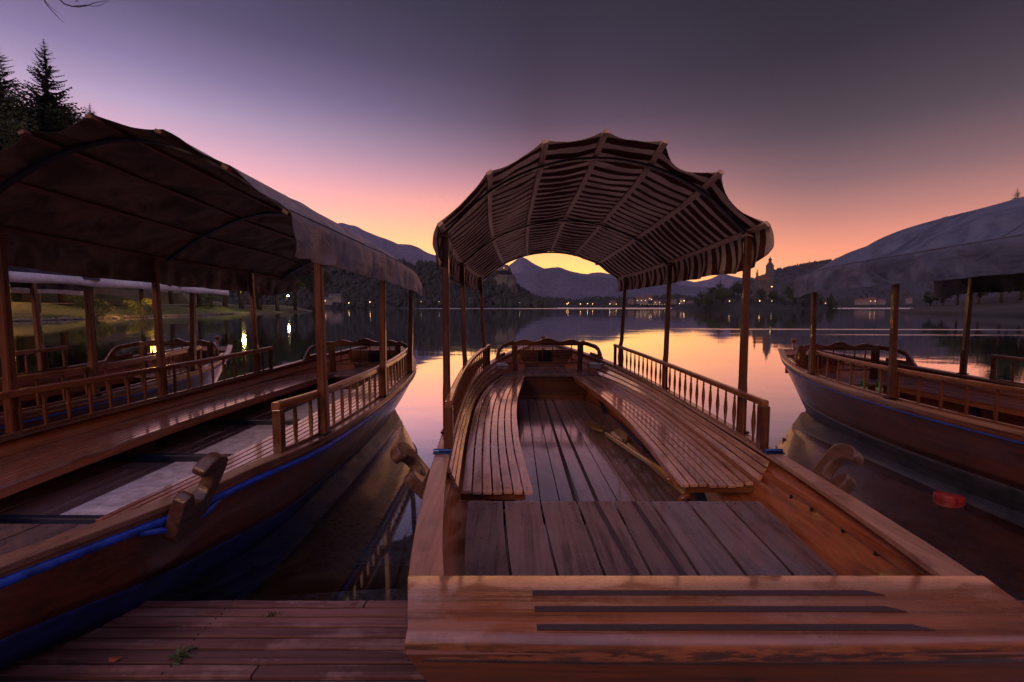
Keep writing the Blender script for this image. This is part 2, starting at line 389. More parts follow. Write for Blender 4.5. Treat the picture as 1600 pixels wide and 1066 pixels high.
def stones(n, x0, x1, y0, y1, seed, mb):
    rnd = random.Random(seed)
    P8 = [(1, 0, 0), (0, 1, 0), (-1, 0, 0), (0, -1, 0), (0, 0, 1), (0, 0, -1), (.7, .7, .3), (-.7, .6, .35), (.6, -.7, .3), (-.7, -.7, .3)]
    F8 = [(0, 6, 4), (6, 1, 4), (1, 7, 4), (7, 2, 4), (2, 9, 4), (9, 3, 4), (3, 8, 4), (8, 0, 4)]
    for _ in range(n):
        x = rnd.uniform(x0, x1); y = rnd.uniform(y0, y1); r = .012 + .05 * rnd.random() ** 3; i = len(mb.v)
        z = max(-6, -.42 - .09 * (y - 1.2)) + .05 * fbm(x * .7, y * .7)
        for p in P8: mb.v.append((x + p[0] * r * rnd.uniform(.7, 1.3), y + p[1] * r * rnd.uniform(.7, 1.3), z + p[2] * r * .6))
        for f in F8: mb.face(tuple(i + k for k in f))
mb = MB(); stones(3500, 1.2, 5.0, 1.9, 6.5, 1, mb); stones(1500, -2.0, .2, 1.9, 4.5, 2, mb)
tag(mb.build('lake_bed_stones', plain('bed_stone', (.30, .28, .28), .8, 0, .3, 5, .6), fix=False), 'loose stones scattered over the shallow lake bed', kind='stuff')
# ------------------------------------------------------------------ wooden dock
M['dockwood'] = wood('weathered_dock_wood', (.15, .068, .062), (.06, .026, .026), 'x', (.5, .75), 0, (.27, .16, .15), .8, 1., .35, .7)
M['dockwarm'] = wood('worn_dock_edge_wood', (.22, .10, .045), (.10, .045, .025), 'x', (.5, .75), 0, (.16, .09, .07), .8, 1., .2, .8)
dock = empty('wooden_dock', (-1.2, 1.7, 0))
tag(dock, 'weathered purple brown plank landing stage in front of the moored boats', 'dock')
random.seed(4)
mb = MB(); ys = [1.485, 1.545, 1.612, 1.676, 1.735, 1.795, 1.85, 1.905]
for i in range(len(ys) - 1):
    x = -4.5
    while x < 2.6:
        L_ = random.uniform(1.6, 3.2); x1 = min(2.7, x + L_)
        yc = (ys[i] + ys[i + 1]) / 2 + random.uniform(-.002, .002); wd = ys[i + 1] - ys[i] - random.choice((.009, .012, .015))
        rows = []
        n = 14
        for k in range(n + 1):
            xx_ = x + (x1 - .006 - x) * k / n; e = .0025 * fbm(xx_ * 5, i * 3.3)
            rows.append([(xx_ + 1.2, yc - wd / 2 - 1.7 + e, .125), (xx_ + 1.2, yc + wd / 2 - 1.7 + e, .125), (xx_ + 1.2, yc + wd / 2 - 1.7 + e, .16 + .003 * fbm(xx_ * 3, i)), (xx_ + 1.2, yc - wd / 2 - 1.7 + e, .16 + .003 * fbm(xx_ * 3, i + .5))])
        mb.sweep(rows, 0)
        for jx in (-3.6, -2.4, -1.2, 0, 1.2, 2.4):
            if x < jx < x1:
                for dy_ in (-.016, .016): mb.lathe([(.0035, -.004), (.0035, .0025), (.001, .003)], (jx + 1.2 + random.uniform(-.01, .01), yc - 1.7 + dy_, .161), 6, 1)
        x = x1
mb.build('deck_boards', [M['dockwood'], M['iron']], dock, bevel=.003)
mb = MB()
for x in (-3.6, -2.4, -1.2, 0, 1.2, 2.4):
    mb = MB(); mb.box((x + 1.2, -.02, .08), (.09, .44, .085)); mb.build('joist', M['dockwood'], dock)
for x in (-3.4, -1.05, .4, 2.2):
    mb = MB(); mb.tube([(x + 1.2, .13, -.6), (x + 1.2, .13, .12)], .05, 10); mb.build('pile', M['dockwood'], dock)

# ------------------------------------------------------------------ boats
HW = dict(main=[(0, .775), (.3, .83), (.8, .89), (1.55, .95), (2.5, 1.0), (3.4, 1.02), (4.3, .985), (5.0, .90), (5.6, .76), (6.2, .52), (6.7, .27)])
HW['left'] = [(0, .54), (.3, .62), (.6, .72), (.95, .84), (1.3, .90), (1.75, 1.0), (2.6, 1.04), (3.4, 1.03), (4.3, .985), (5.0, .91), (5.6, .77), (6.2, .53), (6.7, .27)]
GZ = tab([(0, .62), (1, .602), (2, .588), (4, .592), (5, .625), (6, .70), (6.75, .78)])
CO = tab([(0, .14), (.8, .20), (1.6, .38), (2.5, .44), (3.5, .45), (5, .40), (6, .26), (6.7, .13)])
CZ = tab([(0, .24), (.5, .20), (.9, .12), (1.6, -.03), (3, -.10), (5, -.08), (6, .0), (6.7, .10)])
LEN = 6.7
class Boat:
    def __init__(s, key, loc, yaw, label, name='rowing_boat', floor_z=.12, seat_z=.45, deck_z=.42):
        s.hw = tab(HW.get(key, HW['main'])); s.root = empty(name, loc, yaw); s.key = key
        tag(s.root, label, 'boat', 'canopied wooden boats moored side by side')
        s.fz = floor_z; s.sz = seat_z; s.dz = deck_z
    def yb(s, y):
        a = .20 * max(0, 1 - y / 1.2) ** 1.3 if y < 1.2 else 0
        if y > 5: a -= .42 * ((y - 5) / 1.7) ** 1.6
        return a
    def P(s, y, q, sg, inset=0):
        """q 0 at gunwale, 1 at chine"""
        g = s.hw(y); c = max(.09, g - CO(y)); zg = GZ(y); zc = CZ(y)
        fx = q ** 1.25 if y < 5.2 else q ** (1.25 - .35 * (y - 5.2) / 1.5)
        x = g + (c - g) * fx - inset; z = zg + (zc - zg) * q
        return Vector((sg * x, y + s.yb(y) * q, z))
    def at_z(s, y, z, sg, inset=0):
        q = (GZ(y) - z) / (GZ(y) - CZ(y)); return s.P(y, min(max(q, 0), 1), sg, inset)
def hull(b):
    ysn = frange(0, LEN, 48); qs = [0, .12, .25, .4, .55, .66, .72, .86, 1]
    mb = MB()
    for sg in (-1, 1):
        rows = [[b.P(y, q, sg) for q in qs[:6]] for y in ysn]; mb.grid(rows, 0, flip=sg > 0)
        rows = [[b.P(y, q, sg) for q in qs[5:]] for y in ysn]; mb.grid(rows, 1, flip=sg > 0)
    mb.grid([[b.P(y, 1, -1), b.P(y, 1, 1)] for y in ysn], 1)
    # bow transom
    mb.grid([[b.P(LEN, q, -1), b.P(LEN, q, 1)] for q in qs], 0, False)
    mb.build('hull', [M['hull'], M['hull_grey'] if b.root.location.x > 3 else M['hull_blue']], b.root, fix=False, solid=.012)
    mb = MB(); mb.grid([[b.P(0, q, -1, .0) + Vector((0, -.022, 0)), b.P(0, q, 1, .0) + Vector((0, -.022, 0))] for q in qs], 0, False)
    mb.build('transom', M['transom'], b.root, solid=.02)
    # inner planking down to the floor
    mb = MB(); ysi = frange(.05, LEN - .04, 46)
    for sg in (-1, 1):
        mb.grid([[b.P(y, q, sg, .035) for q in frange(0.02, min(1, max(.2, (GZ(y) - b.fz) / (GZ(y) - CZ(y)))) * .999, 7)] for y in ysi], 0, flip=sg < 0)
        # lap between two strakes
        mb.sweep([[b.P(y, .16, sg, i_) + Vector((0, 0, dz)) for i_, dz in ((.036, .012), (.052, .008), (.052, -.008), (.036, -.012))] for y in ysi], 0)
    for yy_, nm in ((.045, 0), (LEN - .045, 0)):
        mb.grid([[b.P(yy_, q, -1, .03), b.P(yy_, q, 1, .03)] for q in frange(.02, .95, 6)], 0, False)
    mb.build('inner_planking', M['inner'], b.root, fix=False, solid=.006)
    # gunwale caps
    capm = M['cap'] if b.key == 'main' else M['cap_dark']
    for sg in (-1, 1):
        mb = MB(); rings = []
        for y in frange(.20, LEN, 60):
            g = b.hw(y) + .012; z = GZ(y); wdt = .082 + .03 * max(0, 1 - y / 1.2)
            rings.append([(sg * g, y, z - .004), (sg * g, y, z + .022), (sg * (g - wdt), y, z + .022), (sg * (g - wdt), y, z - .004)])
        mb.sweep(rings); mb.build('gunwale', capm, b.root, bevel=.005)
        mb = MB(); pts = [b.P(y, .085, sg, -.010) for y in frange(.1 if b.key == 'main' else 0, LEN, 60)]
        mb.tube(pts, .018 if b.root.location.x < -1 and b.root.location.x > -3 else .011, 8); mb.build('rub_strip', M['blue'] if b.root.location.x < 3 else M['blue_faded'], b.root)
    # floor boards
    mb = MB(); y0, y1 = (.9, 5.45); k = -.62
    while k < .62:
        wd = .128; rings = []
        for y in frange(y0, y1, 14):
            lim = abs(b.at_z(y, b.fz, 1, .05).x); a = max(-lim, min(lim, k * (1 - .02 * y))); c = max(-lim, min(lim, (k + wd) * (1 - .02 * y)))
            rings.append([(a + .001, y, b.fz - .02), (c, y, b.fz - .02), (c, y, b.fz), (a + .001, y, b.fz)])
        mb.sweep(rings); k += wd + .007
    mb.build('floor', M['floor'], b.root, bevel=.002)
def chaikin(p, n=2):
    for _ in range(n):
        q = []
        for i in range(len(p)):
            a = p[i]; c = p[(i + 1) % len(p)]
            q += [(a[0] * .75 + c[0] * .25, a[1] * .75 + c[1] * .25), (a[0] * .25 + c[0] * .75, a[1] * .25 + c[1] * .75)]
        p = q
    return p
def oarlock(b, y, sg, k=1., tilt=.66):
    """forked hook on a raked arm"""
    g = b.hw(y); base = Vector((sg * (g + .03), y, GZ(y) - .02))
    up = Vector((sg * tilt, 0, .75)).normalized(); fw = Vector((0, 1, 0)); dn = up.cross(fw) * .058 * k
    o = [(-.08, -.13), (.08, -.13), (.10, -.02), (.112, .05), (.118, .11), (.125, .16), (.115, .205), (.06, .232), (.0, .222), (-.04, .19), (-.032, .158), (.0, .152),
         (.035, .145), (.055, .115), (.05, .07), (.03, .042), (.0, .032), (-.025, .042), (-.038, .068), (-.052, .10), (-.092, .09), (-.10, .04), (-.09, -.03)]
    mb = MB(); mb.prism(chaikin([(p[0] * k, p[1] * k) for p in o]), base, fw, up, dn)
    ob = mb.build('oarlock', wood_once('oarlock_wood'), b.root, bevel=.009)
    mb = MB(); mb.tube([b.P(y - .17, .11, sg, -.016), b.P(y - .08, .17, sg, -.035), b.P(y + .08, .17, sg, -.035), b.P(y + .17, .11, sg, -.016)], .014, 8)
    mb.build('brace', M['blue'], ob)
_w = {}
def wood_once(n):
    if n not in _w: _w[n] = wood(n, (.085, .036, .022), (.035, .014, .009), 'y', (.25, .45), .3, (.05, .025, .02), .5, .4)
    return _w[n]
def bench(b, sg, y0, y1, mat, nseat=7, inner=.41, back=True):
    fi = tab([(y0, inner), (y0 + .8, inner + .05), (y0 + 2.2, inner + .06), (y1, inner - .07)])
    slats = []
    def outer(y): return abs(b.at_z(y, b.sz, 1, .075).x)
    mb = MB(); ysn = frange(y0, y1, 26)
    for k in range(nseat):
        rings = []; jit = random.uniform(-.012, .012)
        for y in ysn:
            a = fi(y); wt = (outer(y) - a) / nseat; x0 = a + k * wt; x1 = x0 + wt - .010
            yj = y + (jit if y in (ysn[0],) else 0); zs = b.sz + .03 * max(0, (k - nseat + 2)) * .3
            rings.append([(sg * x0, yj, zs - .018), (sg * x1, yj, zs - .018), (sg * x1, yj, zs), (sg * x0, yj, zs)])
        mb.sweep(rings)
    # screw heads along each bearer
    sup = frange(y0 + .05, y1 - .1, 6)
    for y in sup:
        a = fi(y); wt = (outer(y) - a) / nseat
        for k in range(nseat):
            mb.lathe([(.004, -.002), (.004, .0015), (.001, .002)], (sg * (a + (k + .45) * wt), y, b.sz), 6, 1)
    o = mb.build('bench', [mat, M['iron']], b.root, bevel=.003)
    if back:
        mb = MB(); nb_ = 3
        for k in range(nb_):
            rings = []
            for y in ysn:
                zt = GZ(y) - .01; z0 = b.sz + .015
                za = z0 + (zt - z0) * k / nb_; zb = z0 + (zt - z0) * (k + .82) / nb_
                pa = b.at_z(y, za, 1, .055); pb = b.at_z(y, zb, 1, .055)
                rings.append([(sg * pa.x, y, za), (sg * (pa.x - .016), y, za + .006), (sg * (pb.x - .016), y, zb + .006), (sg * pb.x, y, zb)])
            mb.sweep(rings)
        mb.build('bench_back', mat, b.root, bevel=.003)
    # front apron, bearers and blue legs
    mb = MB(); rings = []
    for y in ysn[1:]:
        a = fi(y) + .012
        rings.append([(sg * a, y, b.sz - .07), (sg * (a + .018), y, b.sz - .07), (sg * (a + .018), y, b.sz - .019), (sg * a, y, b.sz - .019)])
    mb.sweep(rings); mb.build('apron', M['inner'], o)
    for y in sup:
        mb = MB(); a = fi(y) + .035; c = outer(y)
        mb.box((sg * (a + c) / 2, y, b.sz - .039), (c - a, .045, .038)); mb.build('bearer', M['bow'], o)
    for y in (sup[0] + .02, sup[2], sup[4]):
        mb = MB(); a = fi(y) + .09
        mb.sweep([[(sg * (a + i_), y + j, b.sz - .06) for i_, j in ((0, -.03), (.05, -.03), (.05, .03), (0, .03))],
                  [(sg * (a + .10 + i_), y + j, b.fz + .0) for i_, j in ((0, -.03), (.05, -.03), (.05, .03), (0, .03))]])
        mb.build('leg', M['blue_dark'], o)
def railing(b, sg, y0, y1, step, style, top=.285, thick=.036):
    o_in = .058
    rings = []; rb = []
    def pt(y): return sg * (b.hw(y) - o_in), GZ(y) + .022
    mb = MB()
    for y in frange(y0, y1, 30):
        x, z = pt(y); t2 = thick * .55; zt = z + top
        rings.append([(x - t2, y, zt - thick), (x + t2, y, zt - thick), (x + t2, y, zt - .006), (x + t2 * .5, y, zt), (x - t2 * .5, y, zt), (x - t2, y, zt - .006)])
        rb.append([(x - .012, y, z), (x + .012, y, z), (x + .012, y, z + .016), (x - .012, y, z + .016)])
    mb.sweep(rings); mb.sweep(rb)
    o = mb.build('railing', M['rail'], b.root, bevel=.004)
    for y, s_ in ((y0 + .02, 1), (y1 - .02, .7)):
        x, z = pt(y); mb = MB(); mb.box((x, y, z + top / 2 - thick / 2 + .001), (.05 * s_, .05 * s_, top - thick)); mb.build('end_post', M['post'], o, bevel=.004)
    n = max(2, int(round((y1 - y0) / step)))
    h = top - thick
    mb = MB()
    if style == 'turned':
        prof = [(.006, .0), (.006, .02), (.008, .03), (.006, .04), (.0095, h * .3), (.013, h * .5), (.0095, h * .72), (.006, h - .04), (.008, h - .03), (.006, h - .02), (.006, h + .01)]
        rings = []
        for r, z in prof:
            rings.append([(r * math.cos(2 * PI * j / 8), r * 1.15 * math.sin(2 * PI * j / 8), z) for j in range(8)])
        mb.sweep(rings, 0, True)
    else:
        prof = [(.007, 0), (.0085, h * .25), (.0105, h * .5), (.0085, h * .75), (.007, h + .01)]
        mb.sweep([[(-r, -r * .9, z), (r, -r * .9, z), (r, r * .9, z), (-r, r * .9, z)] for r, z in prof], 0)
    first = mb.build('baluster', M['post'], o)
    for k in range(1, n):
        y = y0 + (y1 - y0) * k / n; x, z = pt(y)
        q = first if k == 1 else first.copy()
        if k > 1: col.objects.link(q); q.parent = o
        q.location = (x, y, z + .002)
def posts(b, ysn, top, szx=.052):
    for y in ysn:
        for sg in (-1, 1):
            x = sg * (b.hw(y) - .022); z0 = GZ(y) + .01; zt = top(y) - .015
            mb = MB(); a = szx / 2; ch = .008; xt = sg * (top.hw(y) - .03)
            def ring(z, xx_, k=1.):
                A = a * k
                return [(xx_ - A + ch, y - A, z), (xx_ + A - ch, y - A, z), (xx_ + A, y - A + ch, z), (xx_ + A, y + A - ch, z), (xx_ + A - ch, y + A, z), (xx_ - A + ch, y + A, z), (xx_ - A, y + A - ch, z), (xx_ - A, y - A + ch, z)]
            mb.sweep([ring(z0, x, 1.12), ring(GZ(y) + .30, x, 1.1), ring(GZ(y) + .36, x + (xt - x) * .25), ring(zt, xt, .92)])
            p = mb.build('post', M['post_main'] if b.key == 'main' else M['post'], b.root)
            mb = MB(); mb.box((x - sg * .0, y, GZ(y) + .03), (.075, .075, .012)); mb.build('base_plate', M['iron'], p, bevel=.002)
class Top:
    def __init__(s, y0, y1, eave, arc, hw): s.e = tab(eave); s.a = tab(arc); s.h = tab(hw); s.y0 = y0; s.y1 = y1
    def __call__(s, y): return s.e(y)
    def hw(s, y): return s.h(y)
BX = [-1., -.70, -.36, .0, .36, .70, 1.]; BZ = [0, .56, .89, 1., .89, .56, 0]
SAG = {'stripe': [.6, .3, .1, .3, 2.6, 1.6], 0: [.3] * 6}
def canopy(b, tp, style, seed=0, val=.20, valance_mat=None, droop=0):
    rnd = random.Random(seed)
    mat = M['cloth_' + style]
    BZ_ = BZ if style == 'stripe' else [0, .47, .84, 1., .84, .47, 0]; tZ = tab([(i, v) for i, v in enumerate(BZ_)])
    def arcp(y, k, lift=0):
        hw = tp.hw(y); return Vector((BX[k] * hw, y, tp.e(y) + BZ_[k] * tp.a(y) + lift))
    def surf(y, s_, lift=0):
        """s_ 0..6"""
        k = min(5, int(s_)); f = s_ - k; A = arcp(y, k); Bq = arcp(y, k + 1)
        p = A.lerp(Bq, f)
        mid = Vector((BX[k] + BX[k + 1], 0, 2 * (BZ_[k] + BZ_[k + 1]) * .25)); nrm = Vector((p.x, 0, (p.z - tp.e(y)) + .35)).normalized()
        bulge = 4 * f * (1 - f); chord = (Bq - A).length
        sag = -.0125 if style == 'stripe' else -.008
        # cloth sags most at the free edges and between hoops
        e = max(0, 1 - (y - tp.y0) / .35); e2 = max(0, 1 - (tp.y1 - y) / .3)
        amt = sag * chord * (1 + SAG.get(style, SAG[0])[k] * e * e + 1.0 * e2) * 2.0
        if style == 'stripe': amt += .006 * math.sin(y * 46 + k * 2.1) * 1.0
        w_ = (.010 if style == 'stripe' else .022) * fbm(p.x * 3.5 + y * 2.2 + seed, y * 1.6 - p.x * 2, seed)
        if style != 'stripe':
            rd = lambda a, c_, d_: 1 - 2 * abs(noise.noise(Vector((a, c_, d_))))
            sgx = 1 if p.x > 0 else -1
            w_ = .014 * fbm(p.x * 1.5 + seed, y * 1.1, seed, 2) + .040 * noise.noise(Vector((p.x * 1.1 + seed, y * 2.6 + sgx * p.x * 3.2, seed))) + .024 * noise.noise(Vector((p.x * 1.5 + y, y * 6.5 + sgx * p.x * 6, seed + 3)))
        return p + nrm * (amt * bulge + w_ * ((.35 if style == 'stripe' else .08) + bulge) + lift)
    ny = 110 if style == 'stripe' else 200; sub = 10
    rows = []
    edge = [.05, .06, .05, .06, .16, .10] if style == 'stripe' else [rnd.uniform(.03, .08) for _ in range(6)]
    for i in range(ny + 1):
        y = tp.y0 + (tp.y1 - tp.y0) * i / ny; row = []
        for j in range(6 * sub + 1):
            s_ = j / sub; k = min(5, int(s_)); f = s_ - k; bl = 4 * f * (1 - f)
            t0 = max(0, 1 - (y - tp.y0) / .5); t1 = max(0, 1 - (tp.y1 - y) / .4)
            p = surf(y, s_); p.y += edge[k] * bl * t0 - .05 * bl * t1
            row.append(p)
        # valance hanging from both eaves, in soft folds
        def hang(sg):
            e = surf(y, 0 if sg < 0 else 6); out = []
            vv = val(y) if callable(val) else val
            for q in frange(.12, 1, 7):
                fold = (.022 * q * math.sin(y * 19 + seed + 2.5 * fbm(y * 1.3, seed)) + .018 * q * fbm(y * 5, q * 1.2, seed + 5)) if style == 'stripe' else (.095 * q * noise.noise(Vector((y * 5.5 + q * .5, q * .8, seed))) + .035 * q * noise.noise(Vector((y * 12, q * 1.3, seed + 5))))
                ext = (.02 if style == 'stripe' else .008) * math.sin(q * PI * .9)
                pz = -vv * q * (1 + .08 * fbm(y * 2.1, seed))
                out.append(Vector((e.x + sg * (ext + fold if style == 'stripe' else max(.006, ext + .014 + fold * .8)), e.y, e.z + pz)))
            return out
        row = hang(-1)[::-1] + row + hang(1)
        rows.append(row)
    root_mb = MB(); root_mb.grid(rows, 0, True)
    me_o = root_mb.build('canopy', mat, b.root, fix=False)
    if style == 'stripe': me_o.modifiers.new('s', 'SOLIDIFY').thickness = .003
    else:
        # two skins: 3 mm apart, the outside carries the weathered colour
        n = len(rows[0]); mb2 = MB(); mb2.grid(rows, 0, True); nv = len(mb2.v)
        off = []
        R_ = [list(r) for r in rows]
        for i, r in enumerate(rows):
            for j, p in enumerate(r):
                du = Vector(r[min(j + 1, n - 1)]) - Vector(r[max(j - 1, 0)]); dv = Vector(rows[min(i + 1, ny)][j]) - Vector(rows[max(i - 1, 0)][j])
                nn = du.cross(dv); nn.normalize(); R_[i][j] = Vector(p) + (nn if nn.z > -2 else nn) * .004
        mb2.grid(R_, 0, True)
        me = bpy.data.meshes.new('canopy'); me.from_pydata(mb2.v, [], mb2.f); me.materials.append(mat)
        me.polygons.foreach_set('use_smooth', [True] * len(me.polygons))
        # outward side = larger distance from the axis
        a1 = Vector(rows[ny // 2][n // 2]).z; a2 = R_[ny // 2][n // 2].z
        at = me.attributes.new('outer', 'FLOAT', 'POINT'); vals = [0.] * (2 * nv)
        for q in range(nv): vals[q if a1 > a2 else q + nv] = 1.
        at.data.foreach_set('value', vals); me_o.data = me
    if style != 'stripe':
        for sg in (0.02, 5.98):
            mb = MB(); mb.tube([surf(y, sg, .006) for y in frange(tp.y0 + .01, tp.y1 - .01, 90)], .007, 6); mb.build('eave_piping', M['cloth_edge'], me_o)
        for y in frange(tp.y0 + .55, tp.y1 - .6, 4):
            mb = MB(); mb.grid([[surf(y - .007, s_, .0065), surf(y + .007, s_, .0065)] for s_ in frange(0.02, 5.98, 61)]); mb.build('seam', mat, me_o, fix=False)
    # battens
    for k in range(7):
        mb = MB(); rings = []
        for y in frange(tp.y0 - (.025 if k not in (0, 6) else .01), tp.y1 + .03, 30):
            yq = min(max(y, tp.y0), tp.y1); c = surf(yq, k, -.017); c.y = y
            tx = Vector((BX[min(k + 1, 6)] - BX[max(k - 1, 0)], 0, (BZ_[min(k + 1, 6)] - BZ_[max(k - 1, 0)]) * .5)).normalized(); nz = Vector((-tx.z, 0, tx.x))
            hw_ = .017; th = .009
            rings.append([c + tx * hw_ + nz * th, c - tx * hw_ + nz * th, c - tx * hw_ - nz * th, c + tx * hw_ - nz * th])
        mb.sweep(rings); mb.build('batten', M['batten'] if style == 'stripe' else M['batten_dark'], me_o)
    # hoops
    for y in b.hoops:
        mb = MB(); pts = []
        for j in range(37):
            s_ = j / 36 * 6; k = min(5, int(s_)); f = s_ - k
            # smooth curve through the batten points
            x = tabBX(s_) * (tp.hw(y) - .02); z = tp.e(y) - .02 + tZ(s_) * (tp.a(y) - .025)
            pts.append((x, y, z))
        rings = []
        for i, p in enumerate(pts):
            p = Vector(p); t_ = (Vector(pts[min(i + 1, 36)]) - Vector(pts[max(i - 1, 0)])).normalized(); nz = Vector((-t_.z, 0, t_.x))
            rings.append([p + nz * .007 + Vector((0, .02, 0)), p + nz * .007 - Vector((0, .02, 0)), p - nz * .007 - Vector((0, .02, 0)), p - nz * .007 + Vector((0, .02, 0))])
        mb.sweep(rings, 0, False); mb.build('hoop', M['blue_dark'], me_o)
    # ties round the posts
    for y in b.post_ys:
        for sg in (-1, 1):
            mb = MB(); x = sg * (tp.hw(y) - .03); z = tp.e(y) - .04
            mb.tube([(x + .035 * math.cos(a), y + .035 * math.sin(a), z + .008 * math.sin(a * 2)) for a in frange(0, 2 * PI, 9)], .005, 6)
            mb.tube([(x - sg * .03, y - .03, z), (x - sg * .05, y - .05, z - .05), (x - sg * .045, y - .045, z - .11)], .004, 6)
            mb.build('tie', M['rope'], me_o)
    return me_o
tabBX = tab([(i, v) for i, v in enumerate(BX)]); tabBZ = tab([(i, v) for i, v in enumerate(BZ)])
M['batten_dark'] = wood('batten_dark_wood', (.15, .06, .04), (.08, .03, .02), 'y', (.5, .65), 0)
M['batten'] = wood('batten_wood', (.55, .38, .28), (.36, .22, .15), 'y', (.45, .6), 0)
def bow_parts(b, ybh=5.42):
    # bulkhead, bow deck of fanned boards, bow box, seat back with spindles, carved arm panels, stem post
    dz = .47
    mb = MB(); xo = abs(b.at_z(ybh, dz, 1, .05).x); xf = abs(b.at_z(ybh, b.fz, 1, .05).x)
    mb.sweep([[(-xf, ybh + .02, b.fz), (xf, ybh + .02, b.fz), (xo, ybh + .02, dz - .03), (-xo, ybh + .02, dz - .03)], [(-xf, ybh + .04, b.fz), (xf, ybh + .04, b.fz), (xo, ybh + .04, dz - .03), (-xo, ybh + .04, dz - .03)]])
    mb.box((0, ybh + .005, b.fz + .03), (xf * 1.9, .03, .06))
    mb.build('bulkhead', M['bow'], b.root, bevel=.003)
    mb = MB(); nbd = 6
    for k in range(nbd):
        rings = []
        for y in frange(ybh - .02, 6.35, 8):
            lim = abs(b.at_z(y, dz, 1, .05).x); a = -lim + 2 * lim * k / nbd; c = -lim + 2 * lim * (k + 1) / nbd - .008
            rings.append([(a, y, dz - .028), (c, y, dz - .028), (c, y, dz), (a, y, dz)])
        mb.sweep(rings)
    mb.build('bow_deck', M['deck'], b.root, bevel=.003)
    # bow box; black panel behind the opening stands in for its inner shade
    yb_ = 6.28
    mb = MB(); x1 = abs(b.at_z(yb_, .70, 1, .06).x)
    mb.box((-x1 * .62, yb_, .60), (x1 * .72, .02, .25)); mb.box((x1 * .62, yb_, .60), (x1 * .72, .02, .25)); mb.box((0, yb_, .50), (x1 * .5, .02, .06))
    mb.box((0, yb_ + .02, .735), (x1 * 1.9, .06, .022)); mb.box((0, yb_ + .2, .60), (x1 * 1.1, .02, .25), 1)
    mb.build('bow_locker', [M['bow'], M['black']], b.root, bevel=.002)
    # seat back
    ys_ = 5.80; hw_ = .52; z0 = dz; zt = .935
    def wave(x):
        a = abs(x) / hw_; return .018 * math.cos(a * 9.5) * (1 if a < .93 else .2) + .022 * math.exp(-(a / .33) ** 2)
    mb = MB(); xs = frange(-hw_ - .03, hw_ + .03, 49)
    out = [(x, zt - .085) for x in xs] + [(x, zt - .012 + wave(x) * (1 if abs(x) < hw_ else .4)) for x in xs[::-1]]
    mb.prism(out, (0, ys_, 0), (1, 0, 0), (0, 0, 1), (0, .045, 0))
    sb = mb.build('seat_back', M['cross'], b.root, bevel=.006)
    for sg in (-1, 1):
        mb = MB(); mb.prism([(-.045, dz), (.035, dz), (.03, dz + .15), (.05, dz + .25), (.045, zt - .08), (-.04, zt - .08), (-.03, dz + .2)], (sg * (hw_ - .035), ys_, 0), (sg, 0, 0), (0, 0, 1), (0, .05, 0))
        mb.build('seat_post', M['post'], sb, bevel=.005)
    mb = MB(); mb.box((0, ys_, dz + .12), (hw_ * 2 - .16, .022, .022)); mb.build('lower_rail', M['cross'], sb, bevel=.003)
    sp = None
    for k in range(6):
        x = -hw_ + .09 + (2 * hw_ - .18) * (k + .5) / 6
        if sp is None:
            mb = MB(); mb.tube([(0, 0, dz + .12), (0, 0, zt - .15), (0, 0, zt - .083)], [.006, .010, .006], 8); sp = mb.build('spindle', M['post'], sb); q = sp
        else: q = sp.copy(); col.objects.link(q); q.parent = sb
        q.location = (x, ys_, 0)
    # carved arms on the gunwale with an opening
    for sg in (-1, 1):
        ya, yb2 = 5.46, 5.80
        def gp(y, h):
            f_ = (y - ya) / (yb2 - ya); return Vector((sg * ((b.hw(y) - .045) * (1 - f_ * f_ * (h > .1)) + .53 * f_ * f_ * (h > .1)), y, GZ(y) + .018 + h))
        n = 16; outer_ = []; inner_ = []
        mb = MB()
        hgt = tab([(0, .0), (.12, .06), (.25, .14), (.4, .185), (.6, .20), (1., .22)])
        lo = tab([(0, .0), (.3, .045), (.36, .05), (.95, .05), (1., .05)])
        # frame built as a lower strip, an upper strip and two ends
        def strip(fa, fb, s0, s1, m_=12):
            rings = []
            for s_ in frange(s0, s1, m_):
                y = ya + (yb2 - ya) * s_; A = gp(y, fa(s_)); Bq = gp(y, fb(s_))
                rings.append([A + Vector((-.016, 0, 0)), A + Vector((.016, 0, 0)), Bq + Vector((.016, 0, 0)), Bq + Vector((-.016, 0, 0))])
            mb.sweep(rings)
        strip(lambda s_: 0., lambda s_: min(.05, hgt(s_)), .0, 1.)
        strip(lambda s_: max(min(hgt(s_), .05), hgt(s_) - .055), lambda s_: hgt(s_), .12, 1.)
        strip(lambda s_: .049, lambda s_: hgt(s_) - .01, .22, .34, 4)
        mb.build('arm_panel', M['rail'], b.root, bevel=.004)
    mb = MB(); mb.tube([(0, 6.32, .02), (0, 6.47, .32), (0, 6.62, .62), (0, 6.72, .80), (0, 6.76, .88)], [.03, .035, .038, .036, .032], 8)
    mb.lathe([(.025, 0), (.036, .01), (.042, .035), (.036, .06), (.012, .072)], (0, 6.765, .875), 12)
    mb.build('stem_post', M['post'], b.root)
